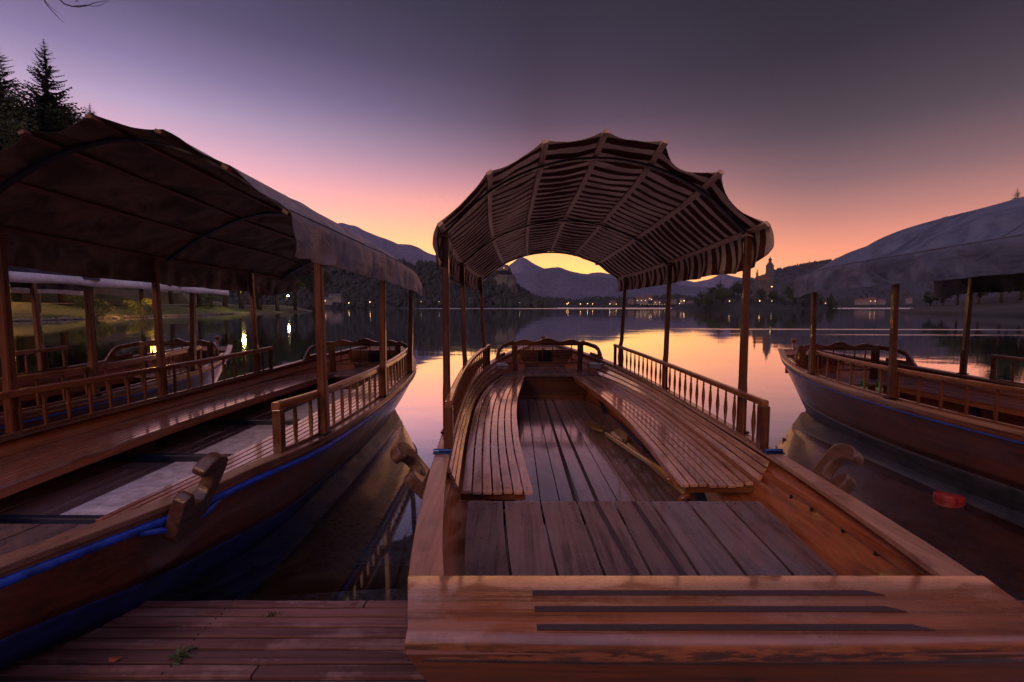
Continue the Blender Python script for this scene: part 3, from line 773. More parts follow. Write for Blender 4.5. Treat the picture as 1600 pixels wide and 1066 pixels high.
def strips(b, items, z, name='anti_slip_strip', parent=None):
    for (x0, y0, x1, y1, w_, ax) in items:
        mb = MB()
        if ax == 'y': mb.sweep([[(x0 - w_ / 2, y0, z), (x0 + w_ / 2, y0, z), (x0 + w_ / 2, y0, z + .002), (x0 - w_ / 2, y0, z + .002)], [(x1 - w_ / 2, y1, z), (x1 + w_ / 2, y1, z), (x1 + w_ / 2, y1, z + .002), (x1 - w_ / 2, y1, z + .002)]])
        else:
            mb.sweep([[(x0, y0 - w_ / 2, z), (x0, y0 + w_ / 2, z), (x0, y0 + w_ / 2, z + .002), (x0, y0 - w_ / 2, z + .002)], [(x1 + .02, y1 - w_ / 2, z), (x1 - .02, y1 + w_ / 2, z), (x1 - .02, y1 + w_ / 2, z + .002), (x1 + .02, y1 - w_ / 2, z + .002)]])
        mb.build(name, M['strip'], parent or b.root)
def stern_plank(b, y0, y1, mat):
    hw0 = b.hw(0) + .006; z = .62
    n = 40; xs = frange(-1, 1, n + 1); rings = []
    for k in xs:
        # gently curved after edge with rounded nose
        ya = y0 + .012 * k * k; yb2 = y1; xa = k * (hw0 + .0); xb = k * (b.hw(y1) + .012)
        rings.append([(xa * .995, ya + .004, z - .035), (xa, ya - .004, z - .018), (xa, ya - .003, z + .006), (xa, ya + .001, z + .015), (xa, ya + .007, z + .0215), (xa, ya + .016, z + .0255), (xa, ya + .028, z + .0268), (xb, yb2, z + .0265), (xb, yb2, z - .02)])
    mb = MB(); mb.sweep(rings, 0, True)
    o = mb.build('stern_plank', mat, b.root)
    k_ = o.modifiers.new('n', 'WEIGHTED_NORMAL'); k_.keep_sharp = True
    return o
def stern_deck(b, y0, y1, nb, z, mat, follow=.1):
    mb = MB()
    for k in range(nb):
        rings = []
        for y in frange(y0, y1, 5):
            lim = abs(b.at_z(y, z, 1, follow).x); a = -lim + 2 * lim * k / nb; c = -lim + 2 * lim * (k + 1) / nb - .012
            rings.append([(a, y, z - .026), (c, y, z - .026), (c, y, z), (a, y, z)])
        mb.sweep(rings)
        for y in (y0 + .22, y1 - .03):
            lim = abs(b.at_z(y, z, 1, follow).x); a = -lim + 2 * lim * k / nb; wd = 2 * lim / nb
            for f in (.22, .75): mb.lathe([(.005, -.002), (.005, .0015), (.001, .002)], (a + wd * f, y, z), 6, 1)
    o = mb.build('stern_deck', [mat, M['iron']], b.root, bevel=.004)
    lim = abs(b.at_z(y1 - .06, z - .04, 1, .06).x)
    mb = MB(); mb.box((0, y1 - .06, z - .055), (lim * 1.95, .05, .055)); mb.build('beam', M['bow'], o)
    mb = MB(); mb.box((0, y0 + .1, z - .055), (lim * 1.5, .05, .055)); mb.build('beam', M['bow'], o)
    return o

EAVE = [(1.60, 1.905), (1.9, 1.90), (3.5, 1.87), (5.0, 1.82), (5.6, 1.80)]
ARC = [(1.60, .53), (1.85, .50), (3.5, .455), (5.35, .385)]
THW = [(1.60, .955), (2.2, 1.0), (3.5, 1.05), (4.6, 1.0), (5.35, .93)]
random.seed(11)
# ---- the boat in front
b = Boat('main', (.53, 1.045, 0), 0, 'wooden boat under a striped canopy, stern plank closest to the viewer', floor_z=.12, seat_z=.45)
main = b
hull(b)
sp = stern_plank(b, -.03, .232, M['stern'])
strips(b, [(-.470, .015, .465, .015, .020, 'x'), (-.472, .083, .455, .083, .020, 'x'), (-.475, .150, .452, .150, .020, 'x')], .647, parent=sp)
mb = MB(); mb.lathe([(.03, 0), (.03, .01), (.018, .025), (.005, .03)], (0, 0, 0), 16); q = mb.build('ring_bolt', M['iron'], b.root); q.location = (.03, -.01, .50); q.rotation_euler = (R(90), 0, 0)
sdk = stern_deck(b, .20, 1.27, 8, .42, M['deck'], .10)
strips(b, [(-.045, .24, -.10, 1.26, .024, 'y'), (.12, .24, .095, 1.26, .024, 'y')], .4205, parent=sdk)
strips(b, [(-.16 + .05, 1.3, -.10 + .03, 5.35, .026, 'y'), (.04, 1.3, .04, 5.35, .026, 'y')], b.fz + .0005)
bench(b, -1, 1.32, 5.42, M['slat'], 7, .42); bench(b, 1, 1.42, 5.42, M['slat'], 8, .40)
b.post_ys = [1.88, 3.52, 4.95]; b.hoops = [1.92, 3.62, 5.25]
tpm = Top(1.66, 5.38, EAVE, ARC, THW)
posts(b, b.post_ys, tpm, .043)
railing(b, -1, 1.52, 5.05, .125, 'turned', .28); railing(b, 1, 1.50, 5.05, .135, 'turned', .285)
canopy(b, tpm, 'stripe', 3, lambda y: (.25 - .02 * (y - 1.6)) * min(1, .55 + math.sqrt(max(0, y - 1.66)) * .8))
bow_parts(b)
oarlock(b, 1.06, 1); oarlock(b, 1.10, -1)
for sg in (-1, 1):
    mb = MB(); y = 1.45; x = sg * (b.hw(y) - .03); z = GZ(y) + .022
    mb.box((x, y, z + .004), (.10, .06, .008)); mb.tube([(x - .05, y, z + .010), (x + .05, y, z + .010)], .013, 12)
    mb.build('metal_pad', M['metal'], b.root, bevel=.002)
# bolts along the inner planking
for y in (.35, .75, 1.15, .98, .55):
    mb = MB(); p = b.P(y, .2, 1, .045)
    mb.lathe([(.009, 0), (.009, .004), (.002, .006)], (0, 0, 0), 8); q = mb.build('bolt', M['iron'], b.root); q.location = p; q.rotation_euler = (0, R(-65), 0)

# ---- left boat
b = Boat('left', (-2.22, .95, 0), R(-.6), 'large wooden boat under a weathered brown tarpaulin with bright blue rub strip', floor_z=.29, seat_z=.50)
left = b
hull(b); sp = stern_plank(b, -.02, .2, M['cap_dark'])
stern_deck(b, .15, .86, 7, .545, M['deck'], .06)
bench(b, -1, .95, 5.42, M['slat_red'], 9, .40, False); bench(b, 1, 1.0, 5.42, M['slat_red'], 9, .40, False)
mb = MB(); mb.sweep([[(-.25, y, .2905), (.25, y, .2905), (.25, y, .297), (-.25, y, .297)] for y in (.88, 3, 5.3)]); mb.build('floor_panel', M['white_floor'], b.root)
for y in (1.35, 2.35, 3.4):
    mb = MB(); lim = abs(b.at_z(y, .32, 1, .06).x)
    mb.box((0, y, .32), (lim * 1.98, .045, .05)); mb.build('rib', M['blue_dark'], b.root, bevel=.006)
b.post_ys = [1.95, 3.22, 4.62]; b.hoops = [1.75, 3.4, 5.2]
tpl = Top(1.55, 5.55, [(1.5, 1.93), (1.9, 1.92), (3.5, 1.87), (5.0, 1.82), (5.6, 1.78)], [(1.5, .50), (1.85, .49), (3.5, .46), (5.1, .39), (5.6, .28)], [(1.5, 1.02), (2.2, 1.03), (3.5, 1.06), (4.6, 1.0), (5.6, .86)])
posts(b, b.post_ys, tpl, .053)
railing(b, -1, .6, 4.85, .17, 'flat', .285, .045); railing(b, 1, 1.56, 4.75, .155, 'flat', .285, .045)
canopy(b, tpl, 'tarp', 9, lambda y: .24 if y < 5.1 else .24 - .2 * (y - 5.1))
bow_parts(b); oarlock(b, .93, 1, 1.0, .3); oarlock(b, .93, -1, 1.0, .3)

# ---- boat beyond, far left
b = Boat('left', (-4.78, .92, 0), R(1.2), 'orange brown wooden boat with pale canvas edge, partly hidden behind the nearest left boat', floor_z=.25, seat_z=.47)
fl_ = b
hull(b); stern_plank(b, -.02, .2, M['cap_dark']); stern_deck(b, .15, .86, 7, .5, M['deck'], .06)
bench(b, -1, 1., 5.42, M['slat_red'], 7, .40, False); bench(b, 1, 1., 5.42, M['slat_red'], 7, .40, False)
b.post_ys = [1.9, 3.25, 4.75]; b.hoops = [1.75, 3.4, 5.1]
tpf = Top(1.4, 5.45, [(1.4, 1.84), (1.9, 1.83), (5.6, 1.79)], [(1.4, .40), (5.6, .34)], THW[:-1] + [(5.6, .93)])
posts(b, b.post_ys, tpf, .055)
railing(b, -1, 1.2, 5.0, .22, 'flat', .28, .045); railing(b, 1, 1.2, 5.0, .22, 'flat', .28, .045)
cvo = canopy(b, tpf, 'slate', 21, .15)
mb = MB()
for sg in (-1, 1):
    rows = []
    for y in frange(1.4, 5.45, 80):
        f = .016 * math.sin(y * 19) + .01; x = sg * (tpf.hw(y) + .035 + f * .6)
        z = tpf.e(y) - .15; rows.append([(x, y, z + .02), (x + sg * .004, y, z - .03), (x, y, z - .055 + .006 * math.sin(y * 9))])
    mb.grid(rows)
mb.build('canvas_border', M['cloth_white'], cvo, fix=False, solid=.003)
bow_parts(b); oarlock(b, 1.1, 1); oarlock(b, 1.1, -1)

# ---- right boat
b = Boat('main', (4.38, .28, 0), R(.5), 'dark wooden boat under a slate blue tarpaulin, right of the buoy', floor_z=.15, seat_z=.46)
rt = b
hull(b); stern_plank(b, -.02, .2, M['cap_dark']); stern_deck(b, .15, 1.1, 7, .45, M['deck'], .08)
bench(b, -1, 1.3, 5.42, M['slat_red'], 7, .42, False); bench(b, 1, 1.3, 5.42, M['slat_red'], 7, .42, False)
b.post_ys = [2.3, 3.76, 5.0]; b.hoops = [1.8, 3.5, 5.2]
tpr = Top(1.4, 5.42, [(1.4, 1.90), (1.9, 1.90), (3.5, 1.86), (5.0, 1.81), (5.6, 1.76)], [(1.4, .54), (1.85, .52), (3.5, .48), (4.9, .37), (5.6, .15)], [(1.4, 1.02), (2.2, 1.03), (3.5, 1.05), (4.6, 1.0), (5.6, .80)])
posts(b, b.post_ys, tpr, .048)
railing(b, -1, 1.5, 5.15, .2, 'flat', .275, .034); railing(b, 1, 1.5, 4.7, .2, 'flat', .275, .034)
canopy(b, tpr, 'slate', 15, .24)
bow_parts(b); oarlock(b, 1.1, 1); oarlock(b, 1.1, -1)
# ------------------------------------------------------------------ small things
def oar(loc, y0, y1, x0, x1, z0, z1, label, roll):
    """handle end at (x0,y0,z0), blade end at (x1,y1,z1)"""
    o = empty('oar', (x0, y0, z0)); tag(o, label, 'oar', 'oars lying on the boat floor')
    d = Vector((x1 - x0, y1 - y0, z1 - z0)); Ln = d.length; d.normalize()
    side = Matrix.Rotation(roll, 3, d) @ d.cross(Vector((0, 0, 1))).normalized(); nrm = side.cross(d)
    mb = MB(); mb.tube([d * t for t in (.04, .5, Ln - .55, Ln - .45)], [.017, .021, .023, .017], 12); mb.build('shaft', M['oar'], o)
    mb = MB(); rings = []
    for t, w_, th in ((Ln - .50, .02, .018), (Ln - .42, .045, .012), (Ln - .36, .068, .009), (Ln - .2, .074, .007), (Ln - .02, .076, .006), (Ln, .07, .005)):
        c = d * t; rings.append([c + side * w_ + nrm * th * .3, c + nrm * th, c - side * w_ + nrm * th * .3, c - side * w_ - nrm * th * .3, c - nrm * th, c + side * w_ - nrm * th * .3])
    mb.sweep(rings); mb.build('blade', M['oar'], o)
    mb = MB(); mb.tube([side * t + d * .02 for t in (-.07, -.03, .03, .07)], [.012, .017, .017, .012], 10); mb.build('grip', M['rail'], o)
    mb = MB(); c = d * (Ln - .58); mb.tube([c - d * .025, c + d * .025], .028, 12); mb.build('collar', M['black'], o)
oar(0, 2.72, 4.92, 1.00, .86, .37, .155, 'yellow wooden oar lying on the floor under the right bench, blade in full view', .15)
oar(0, 2.66, 4.60, 1.05, 1.02, .30, .16, 'second wooden oar half hidden under the right bench, beside the yellow blade', -.5)

def bottle(loc, label):
    m, t, bb = newmat('green_glass'); bb.inputs['Base Color'].default_value = (.03, .22, .04, 1); bb.inputs['Roughness'].default_value = .1; bb.inputs['Transmission Weight'].default_value = .5
    mb = MB(); mb.lathe([(.02, 0), (.031, .004), (.032, .12), (.028, .15), (.014, .185), (.0125, .23), (.015, .232), (.015, .24), (.008, .242)], (0, 0, 0), 20)
    o = mb.build('bottle', m); o.location = loc; tag(o, label, 'bottle', 'green bottles on the bench of the right boat')
    mb = MB(); mb.lathe([(.0326, .04), (.0327, .10)], (0, 0, 0), 20); mb.build('paper_label', plain('bottle_label', (.25, .35, .2), .6), o)
bottle((3.82, 4.95, .462), 'green bottle on the right boat bench, nearer the bow')
bottle((3.93, 4.88, .462), 'green bottle on the right boat bench, farther from the bow')

def rope_bundle(loc, label, seed):
    rnd = random.Random(seed); mb = MB(); 
    for k in range(7):
        r = .075 + rnd.uniform(-.02, .02); ph = rnd.uniform(0, 6); tx = rnd.uniform(-.5, .5); ty = rnd.uniform(-.4, .4)
        pts = []
        for a in frange(0, 2 * PI, 20):
            x = r * math.cos(a + ph) * 1.2; y = r * math.sin(a + ph); pts.append((x + rnd.uniform(-.004, .004), y, .02 + k * .012 + x * tx * .5 + y * ty * .5 + .03))
        mb.tube(pts, .011, 7)
    o = mb.build('rope_bundle', M['white_rope']); o.location = loc; tag(o, label, 'rope', 'white rope bundles by the bow deck'); return o
rope_bundle((-.17, 6.50, .50), 'white rope bundle beside the bow deck at the end of the left bench', 1)
rope_bundle((1.22, 6.50, .50), 'white rope bundle beside the bow deck at the end of the right bench', 2)

# red mooring float
mr = plain('red_plastic', (.22, .010, .009), .55, 0, .5, 26, .55)
bu = empty('mooring_buoy', (3.25, 3.33, 0)); bu.scale = (.88, .88, .8); tag(bu, 'red oval plastic mooring float lying on the still water', 'buoy')
mb = MB(); mb.lathe([(.05, -.06), (.085, -.045), (.102, -.01), (.105, .02), (.103, .034), (.098, .041), (.09, .04), (.084, .032), (.078, .018), (.05, .012), (.001, .011)], (0, 0, 0), 32, sc=(1.08, .86)); mb.build('float', mr, bu)
mb = MB(); mb.prism([(-.088, 0), (-.05, -.03), (.03, -.045), (.09, -.03), (.05, .0), (-.02, .01)], (0, -.01, .030), (1, 0, 0), (0, 1, 0), (0, 0, .022)); mb.build('handle', mr, bu, bevel=.006)
bu.rotation_euler = (R(-6), R(7), 0)
mb = MB(); mb.tube([(.10, .02, .0), (.2, .06, -.06), (.34, .05, -.3)], .008, 7); mb.build('mooring_line', M['rope'], bu)

# sunken log and plank
M['sunk'] = wood('sunken_wood', (.14, .10, .08), (.06, .045, .038), 'x', (.6, .8), 0, None, 0, .9, .2, .6)
mb = MB(); mb.tube([(x, .02 * math.sin(x * 3), .01 * math.sin(x * 5)) for x in frange(-.55, .75, 9)], [.05, .055, .06, .058, .06, .062, .06, .058, .05], 14); o = mb.build('sunken_log', M['sunk']); o.location = (-1.0, 2.58, -.17)
tag(o, 'waterlogged brown log under the water beyond the dock edge', 'log')
mb = MB(); mb.box((0, 0, 0), (.13, .62, .035), rot=Matrix.Rotation(R(-38), 3, 'Z')); o = mb.build('sunken_plank', M['sunk'], bevel=.006); o.location = (-1.42, 2.40, -.06); o.rotation_euler = (R(3), 0, 0)
tag(o, 'pale plank slanting under the water beside the left boat', 'plank')

# weed on the dock, leaf, moss
mw = plain('weed_leaf', (.05, .09, .025), .6, 0, 0, 30)
o = empty('weed_plant', (-1.20, 1.575, .16)); tag(o, 'small green weed growing out of a gap in the dock boards', 'plant')
rnd = random.Random(5); mb = MB()
for k in range(34):
    a = rnd.uniform(0, 2 * PI); L_ = rnd.uniform(.02, .055); up = rnd.uniform(.1, .9); d = Vector((math.cos(a), math.sin(a), up)).normalized(); s_ = d.cross(Vector((0, 0, 1))).normalized() * .0055
    p0 = Vector((rnd.uniform(-.012, .012), rnd.uniform(-.006, .006), 0)); p1 = p0 + d * L_ * .55; p2 = p0 + d * L_ - Vector((0, 0, .008))
    mb.quad(p0 - s_ * .3, p0 + s_ * .3, p1 + s_, p1 - s_); mb.tri(p1 - s_, p1 + s_, p2)
mb.build('leaves', mw, o, fix=False)
mb = MB(); mb.tube([(0, 0, 0), (.004, 0, .03), (.012, 0, .05)], .0015, 6); mb.build('stem', mw, o)
mb = MB()
for k in range(26):
    x, y = rnd.gauss(0, .022), rnd.gauss(0, .006); h = rnd.uniform(.008, .02); a = rnd.uniform(0, 6); dx, dy = math.cos(a) * .004, math.sin(a) * .004
    mb.tri((x - dx, y - dy, 0), (x + dx, y + dy, 0), (x + rnd.uniform(-.006, .006), y, h))
o = mb.build('moss_tuft', plain('moss', (.12, .13, .02), .8), fix=False); o.location = (-.98, 1.80, .16); tag(o, 'yellow green moss tuft on the dock near its water edge', 'moss')
mb = MB(); c = []
for a in frange(0, 2 * PI, 10)[:-1]: c.append((.022 * math.cos(a) * (1 + .2 * math.cos(3 * a)), .014 * math.sin(a), .004 + .004 * math.cos(2 * a)))
for i in range(9): mb.tri((0, 0, .002), c[i], c[(i + 1) % 9])
o = mb.build('fallen_leaf', plain('dry_leaf', (.30, .09, .03), .7), fix=False, solid=.001); o.location = (-1.42, 1.56, .163); tag(o, 'dry orange leaf lying on the dock boards left of the weed', 'leaf')

# ------------------------------------------------------------------ vegetation generators
M['needle'] = plain('spruce_needles', (.018, .030, .020), .8, 0, 0, 1.2, .5)
M['leaf'] = plain('broad_leaves', (.032, .050, .020), .75, 0, 0, .9, .5)
M['leaf_warm'] = plain('shrub_leaves', (.05, .07, .02), .75, 0, 0, 1.2, .5)
M['bark'] = wood('tree_bark', (.05, .038, .032), (.025, .02, .018), 'z', (.8, .95), 0, None, 0, .8, 0, .15)
def spruce_mesh(h, r, seed, levels=34, per=9, seg=5, gap=.12, z0=.12):
    rnd = random.Random(seed); tk = MB(); tk.tube([(0, 0, 0), (.01 * h * .3, 0, h * .5), (0, 0, h)], [h * .012, h * .008, h * .001], 8)
    c = MB()
    for l in range(levels):
        f = l / (levels - 1); z = h * (z0 + (1 - z0) * f ** .92); rr = r * (1 - f) ** .85 * rnd.uniform(.78, 1.12) + .02 * r
        n = max(4, int(per * (.5 + .6 * (1 - f))))
        for k in range(n):
            if rnd.random() < gap: continue
            a = 2 * PI * (k + rnd.random() * .8) / n; L_ = rr * rnd.uniform(.65, 1.15); dr = rnd.uniform(-.42, -.12) + .45 * f
            d = Vector((math.cos(a), math.sin(a), 0)); sd_ = Vector((-d.y, d.x, 0)); prev = Vector((0, 0, z))
            for s_ in range(seg):
                t = (s_ + 1) / seg; p = Vector((0, 0, z)) + d * L_ * t + Vector((0, 0, L_ * (dr * t + .22 * t * t)))
                w_ = L_ * .20 * (1.15 - t) + .04 * L_
                hang = Vector((0, 0, -w_ * rnd.uniform(.5, 1.1)))
                for sg in (-1, 1):
                    q = (prev + p) * .5 + sd_ * sg * w_ * rnd.uniform(.7, 1.3) + d * w_ * .5 + hang * .4
                    c.tri(prev, p, q)
                c.tri(prev, p, (prev + p) * .5 + hang + sd_ * rnd.uniform(-.3, .3) * w_)
                prev = p
    return tk, c
def broad_mesh(h, r, seed, clumps=22, leaves=170, ls=.22, trunk=.35, squash=1.):
    rnd = random.Random(seed); tk = MB(); tk.tube([(0, 0, 0), (.02 * h, 0, h * trunk), (0, .02 * h, h * .75)], [h * .028, h * .02, h * .006], 10)
    c = MB(); cz = h * (trunk + (1 - trunk) * .5); rz = h * (1 - trunk) * .5
    cen = []
    for k in range(clumps):
        while True:
            p = Vector((rnd.uniform(-1, 1), rnd.uniform(-1, 1), rnd.uniform(-1, 1)))
            if .25 < p.length < .85: break
        q = Vector((p.x * r, p.y * r, cz + p.z * rz)); cr = r * rnd.uniform(.22, .42); cen.append((q, cr))
        b0 = Vector((0, 0, h * trunk * rnd.uniform(.8, 1.2))); tk.tube([b0, (b0 + q) * .5 + Vector((0, 0, -.03 * h)), q], [h * .009, h * .006, h * .002], 5)
    for q, cr in cen:
        for _ in range(leaves):
            d = Vector((rnd.gauss(0, 1), rnd.gauss(0, 1), rnd.gauss(0, 1))).normalized() * cr * rnd.random() ** .4; d.z *= .75
            p = q + d; a = Vector((rnd.gauss(0, 1), rnd.gauss(0, 1), rnd.gauss(0, .6))).normalized() * ls * rnd.uniform(.6, 1.2)
            b_ = a.cross(Vector((rnd.gauss(0, 1), rnd.gauss(0, 1), rnd.gauss(0, 1)))).normalized() * ls * .5
            c.quad(p - a * .5, p + b_ * .6, p + a * .6, p - b_ * .5)
    return tk, c
def tree(kind, meshes, loc, label, group, rz=0, sc=1., cache={}):
    key = id(meshes)
    o = empty(kind, loc, rz); o.scale = (sc, sc, sc); tag(o, label, 'tree', group)
    if key not in cache:
        tk, c, mat = meshes; a = tk.build('trunk', M['bark'], o, fix=False); q = c.build('crown', mat, o, fix=False); cache[key] = (a, q, meshes)
    else:
        for s_ in cache[key][:2]:
            n_ = s_.copy(); n_.parent = o; col.objects.link(n_)
    return o
SP1 = spruce_mesh(30, 7.2, 1, 62, 15, 7, .18) + (M['needle'],)
SP2 = spruce_mesh(14, 2.6, 2, 26, 9, 4) + (M['needle'],)
SP3 = spruce_mesh(14, 2.1, 7, 24, 8, 4, .2) + (M['needle'],)
BR1 = broad_mesh(14, 5.2, 3, 26, 200, .42) + (M['leaf'],)
BR2 = broad_mesh(11, 4.2, 4, 20, 170, .42, .2) + (M['leaf'],)
BR3 = broad_mesh(26, 6.5, 8, 46, 420, .36, .15) + (M['leaf'],)

# ------------------------------------------------------------------ left bank
def bank(name, shore, slope, far, mat, side):
    """shore: world points along the water line; terrain climbs away from the lake"""
    mb = MB(); rows = []
    for x, y in shore:
        row = []
        for d in (0, .25, .8, 2, 4, 7, 11, 16, 24, 36, 55, 90, far):
            z = slope(d, y); j = fbm(x * .08 + d * .05, y * .08) * min(d, 6) * .10
            row.append((x + side * d, y + (d * .0), z + j if d > 0 else -.3))
        rows.append(row)
    mb.grid(rows, flip=side > 0); o = mb.build(name, mat, fix=False); return tag(o, kind='structure')
def lslope(d, y):
    base = tab([(0, 0), (.25, .22), (2, .6), (7, 1.6), (11, 1.9), (16, 2.3), (24, 6), (36, 13), (55, 24), (90, 40), (400, 60)])
    return base(d) * (1 if d < 14 else max(.25, 1 - max(0, y - 90) / 90))
lsh = [(-62, -30), (-52, 10), (-50, 30), (-50, 45), (-51, 60), (-54, 80), (-58, 100), (-61, 120), (-64, 145), (-72, 165), (-100, 180), (-160, 190)]
def subdiv(p, n=4):
    r = []
    for i in range(len(p) - 1):
        for k in range(n): r.append(tuple(a + (b_ - a) * k / n for a, b_ in zip(p[i], p[i + 1])))
    return r + [p[-1]]
bank('left_bank', subdiv(lsh), lslope, 400, M['grass'], -1)
rsh = [(66, 20), (74, 60), (82, 84), (88, 100), (98, 118), (125, 140), (200, 160)]
def rslope(d, y): return tab([(0, 0), (.25, .25), (2, .7), (7, 1.4), (16, 2.4), (36, 7), (90, 20), (400, 45)])(d)
bank('right_bank', subdiv(rsh), rslope, 400, M['hillside'], 1)
# lakeside path
M['path'] = plain('gravel_path', (.22, .18, .14), .9, 0, .3, 6)
mb = MB(); rows = []
for x, y in subdiv(lsh[1:9], 6):
    rows.append([(x - 8.2, y, lslope(8.2, y) + .14), (x - 10.2, y, lslope(10.2, y) + .14)])
mb.grid(rows, flip=True); tag(mb.build('path', M['path'], fix=False), kind='structure')
# shoreline stones, past counting
rnd = random.Random(8); mb = MB(); ico = [(1, 0, 0), (0, 1, 0), (-1, 0, 0), (0, -1, 0), (0, 0, 1), (0, 0, -1)]; fc = [(0, 1, 4), (1, 2, 4), (2, 3, 4), (3, 0, 4), (1, 0, 5), (2, 1, 5), (3, 2, 5), (0, 3, 5)]
for x, y in subdiv(lsh[1:10], 60):
    for _ in range(2):
        r = rnd.uniform(.12, .3); i = len(mb.v); c = (x + rnd.uniform(-.1, .5), y + rnd.uniform(-.3, .3), .02 + rnd.uniform(0, .16))
        for p in ico: mb.v.append((c[0] + p[0] * r * rnd.uniform(.7, 1.2), c[1] + p[1] * r * rnd.uniform(.7, 1.3), c[2] + p[2] * r * .7))
        for f in fc: mb.face(tuple(i + k for k in f))
tag(mb.build('shore_stones', plain('shore_stone', (.16, .14, .14), .8), fix=False), 'band of grey stones edging the left bank', kind='stuff')

# street lamps on the left bank
def street_lamp(x, y, z, h, label, power, group='lamps along the left bank', colr=(1., .62, .22), es=60, r=.16):
    o = empty('street_lamp', (x, y, z)); tag(o, label, 'street lamp', group)
    mb = MB(); mb.tube([(0, 0, -.2), (0, 0, .4), (0, 0, h)], [.09, .06, .045], 10); mb.tube([(0, 0, h), (.2, -.1, h + .12), (.45, -.25, h + .1)], .035, 8); mb.build('lamp_post', M['iron'], o)
    mb = MB(); mb.lathe([(.02, -.5 * r), (r * .8, -.35 * r), (r, 0), (r * .8, .5 * r), (.02, .7 * r)], (.45, -.25, h), 12); q = mb.build('lamp_head', emis('lamp_glow_%d' % int(es), colr, es), o)
    if power:
        ld = bpy.data.lights.new('lamp_light', 'POINT'); ld.energy = power * .6; ld.specular_factor = .1; ld.color = colr; ld.shadow_soft_size = r * 1.3
        lo = bpy.data.objects.new('lamp_light', ld); col.objects.link(lo); lo.location = (.45, -.25, h - r * 1.2); lo.parent = o
def lamp_at(u, v, D, label, power, **k):
    p = pix(u, v, D); d = 5.
    zb = k.pop('zb', 1.6); street_lamp(p.x - .45, p.y + .25, zb, p.z - zb, label, power, **k)
lamp_at(450, 462, 120, 'small lit street lamp on the left bank by the lone round tree', 150, colr=(1, .75, .3), es=120, r=.22, zb=1.9)
lamp_at(378, 447, 98, 'lit street lamp casting a yellow streak beside the far bow', 380, colr=(1, .72, .2), es=220, r=.3, zb=1.9)
lamp_at(240, 441, 60, 'orange street lamp whose reflection shines between the boats', 450, colr=(1, .42, .06), es=260, r=.55, zb=1.8)
lamp_at(6, 430, 54, 'orange street lamp at the left edge above the earth path', 260, colr=(1, .36, .08), es=160, r=.3, zb=1.8)

# trees of the left bank
def on_left(x, y):
    sx_ = np.interp(y, [p[1] for p in lsh], [p[0] for p in lsh]); return lslope(max(0, sx_ - x), y)
g = 'trees on the left bank'
def lt(kind, ms, u, v, D, hh, label, rz=0, sc=None):
    """tree whose top stands at survey pixel u, v"""
    p = pix(u, v, D); zb = on_left(p.x, p.y) - .3; s_ = (p.z - zb) / hh
    tree(kind, ms, (p.x, p.y, zb), label, g, rz, s_)
lt('spruce_tree', SP1, 68, 62, 66, 30, 'tall dark spruce standing above the left tarpaulin')
lt('spruce_tree', SP1, -6, 66, 62, 30, 'spruce cut by the left edge of the photo', 2.)
lt('spruce_tree', SP1, 140, 162, 95, 30, 'small spruce tip peeping over the tarpaulin ridge', 1.)
lt('broadleaf_tree', BR3, 18, 108, 62, 26, 'dense dark broadleaf tree at the left edge below the spruces')
lt('broadleaf_tree', BR3, 46, 128, 74, 26, 'dark broadleaf tree between the tall spruce and the leftmost one', 2.4)
lt('broadleaf_tree', BR3, 92, 150, 80, 26, 'dark broadleaf tree at the foot of the tall spruce', 4.)
lt('broadleaf_tree', BR1, 487, 402, 128, 14, 'lone round tree where the left bank ends at the water')
lt('broadleaf_tree', BR1, 458, 392, 136, 14, 'bushy tree left of the lone round tree', 1.2)
lt('broadleaf_tree', BR1, 430, 380, 122, 14, 'tree behind the street lamp on the left bank', 3.)
lt('broadleaf_tree', BR3, 400, 340, 116, 26, 'taller tree behind the canopy end on the left bank', 3.)
k = 0
for u, v, D, ms, hh in ((20, 300, 75, SP2, 14), (160, 330, 92, BR2, 11), (215, 340, 80, BR2, 11), (262, 352, 95, BR1, 14), (305, 330, 100, BR1, 14), (345, 338, 104, BR2, 11), (112, 320, 78, BR1, 14), (372, 352, 108, BR2, 11)):
    lt('broadleaf_tree' if ms is not SP2 else 'spruce_tree', ms, u, v, D, hh, ['spruce on the slope behind the far left posts', 'wide tree on the slope behind the second left post', 'rounded tree on the slope above the green shrub', 'tree on the slope above the yellow lit shrub', 'tree on the slope behind the middle left post', 'tree behind the tip of the far pale canvas', 'tree on the slope above the first left bank trunk', 'narrow tree beside the canopy end on the left bank'][k], k * 1.3); k += 1
# trunk close to the shore and shrubs
tr1 = broad_mesh(13, 4.5, 31, 22, 170, .4, .55) + (M['leaf'],)
p = pix(55, 455, 50); tree('broadleaf_tree', tr1, (p.x, p.y, .8), 'slim dark trunk at the shore seen under the far canopy', g)
SH = broad_mesh(2.6, 2.0, 41, 14, 170, .16, .05) + (M['leaf_warm'],)
for i, (u, D, sc, lb) in enumerate(((148, 55, 1., 'rounded green shrub on the left bank between the posts'), (128, 60, .9, 'shrub left of the rounded green shrub'), (222, 62, 1.1, 'shrub lit yellow by the hidden street lamp'), (40, 62, .9, 'shrub at the far left of the bank above the path'), (330, 96, 1.2, 'shrub beside the pale wall strip on the left bank'))):
    p = pix(u, 470, D); o = tree('shrub', SH, (p.x, p.y, on_left(p.x, p.y)), lb, 'shrubs on the left bank', i, sc); o['category'] = 'shrub'
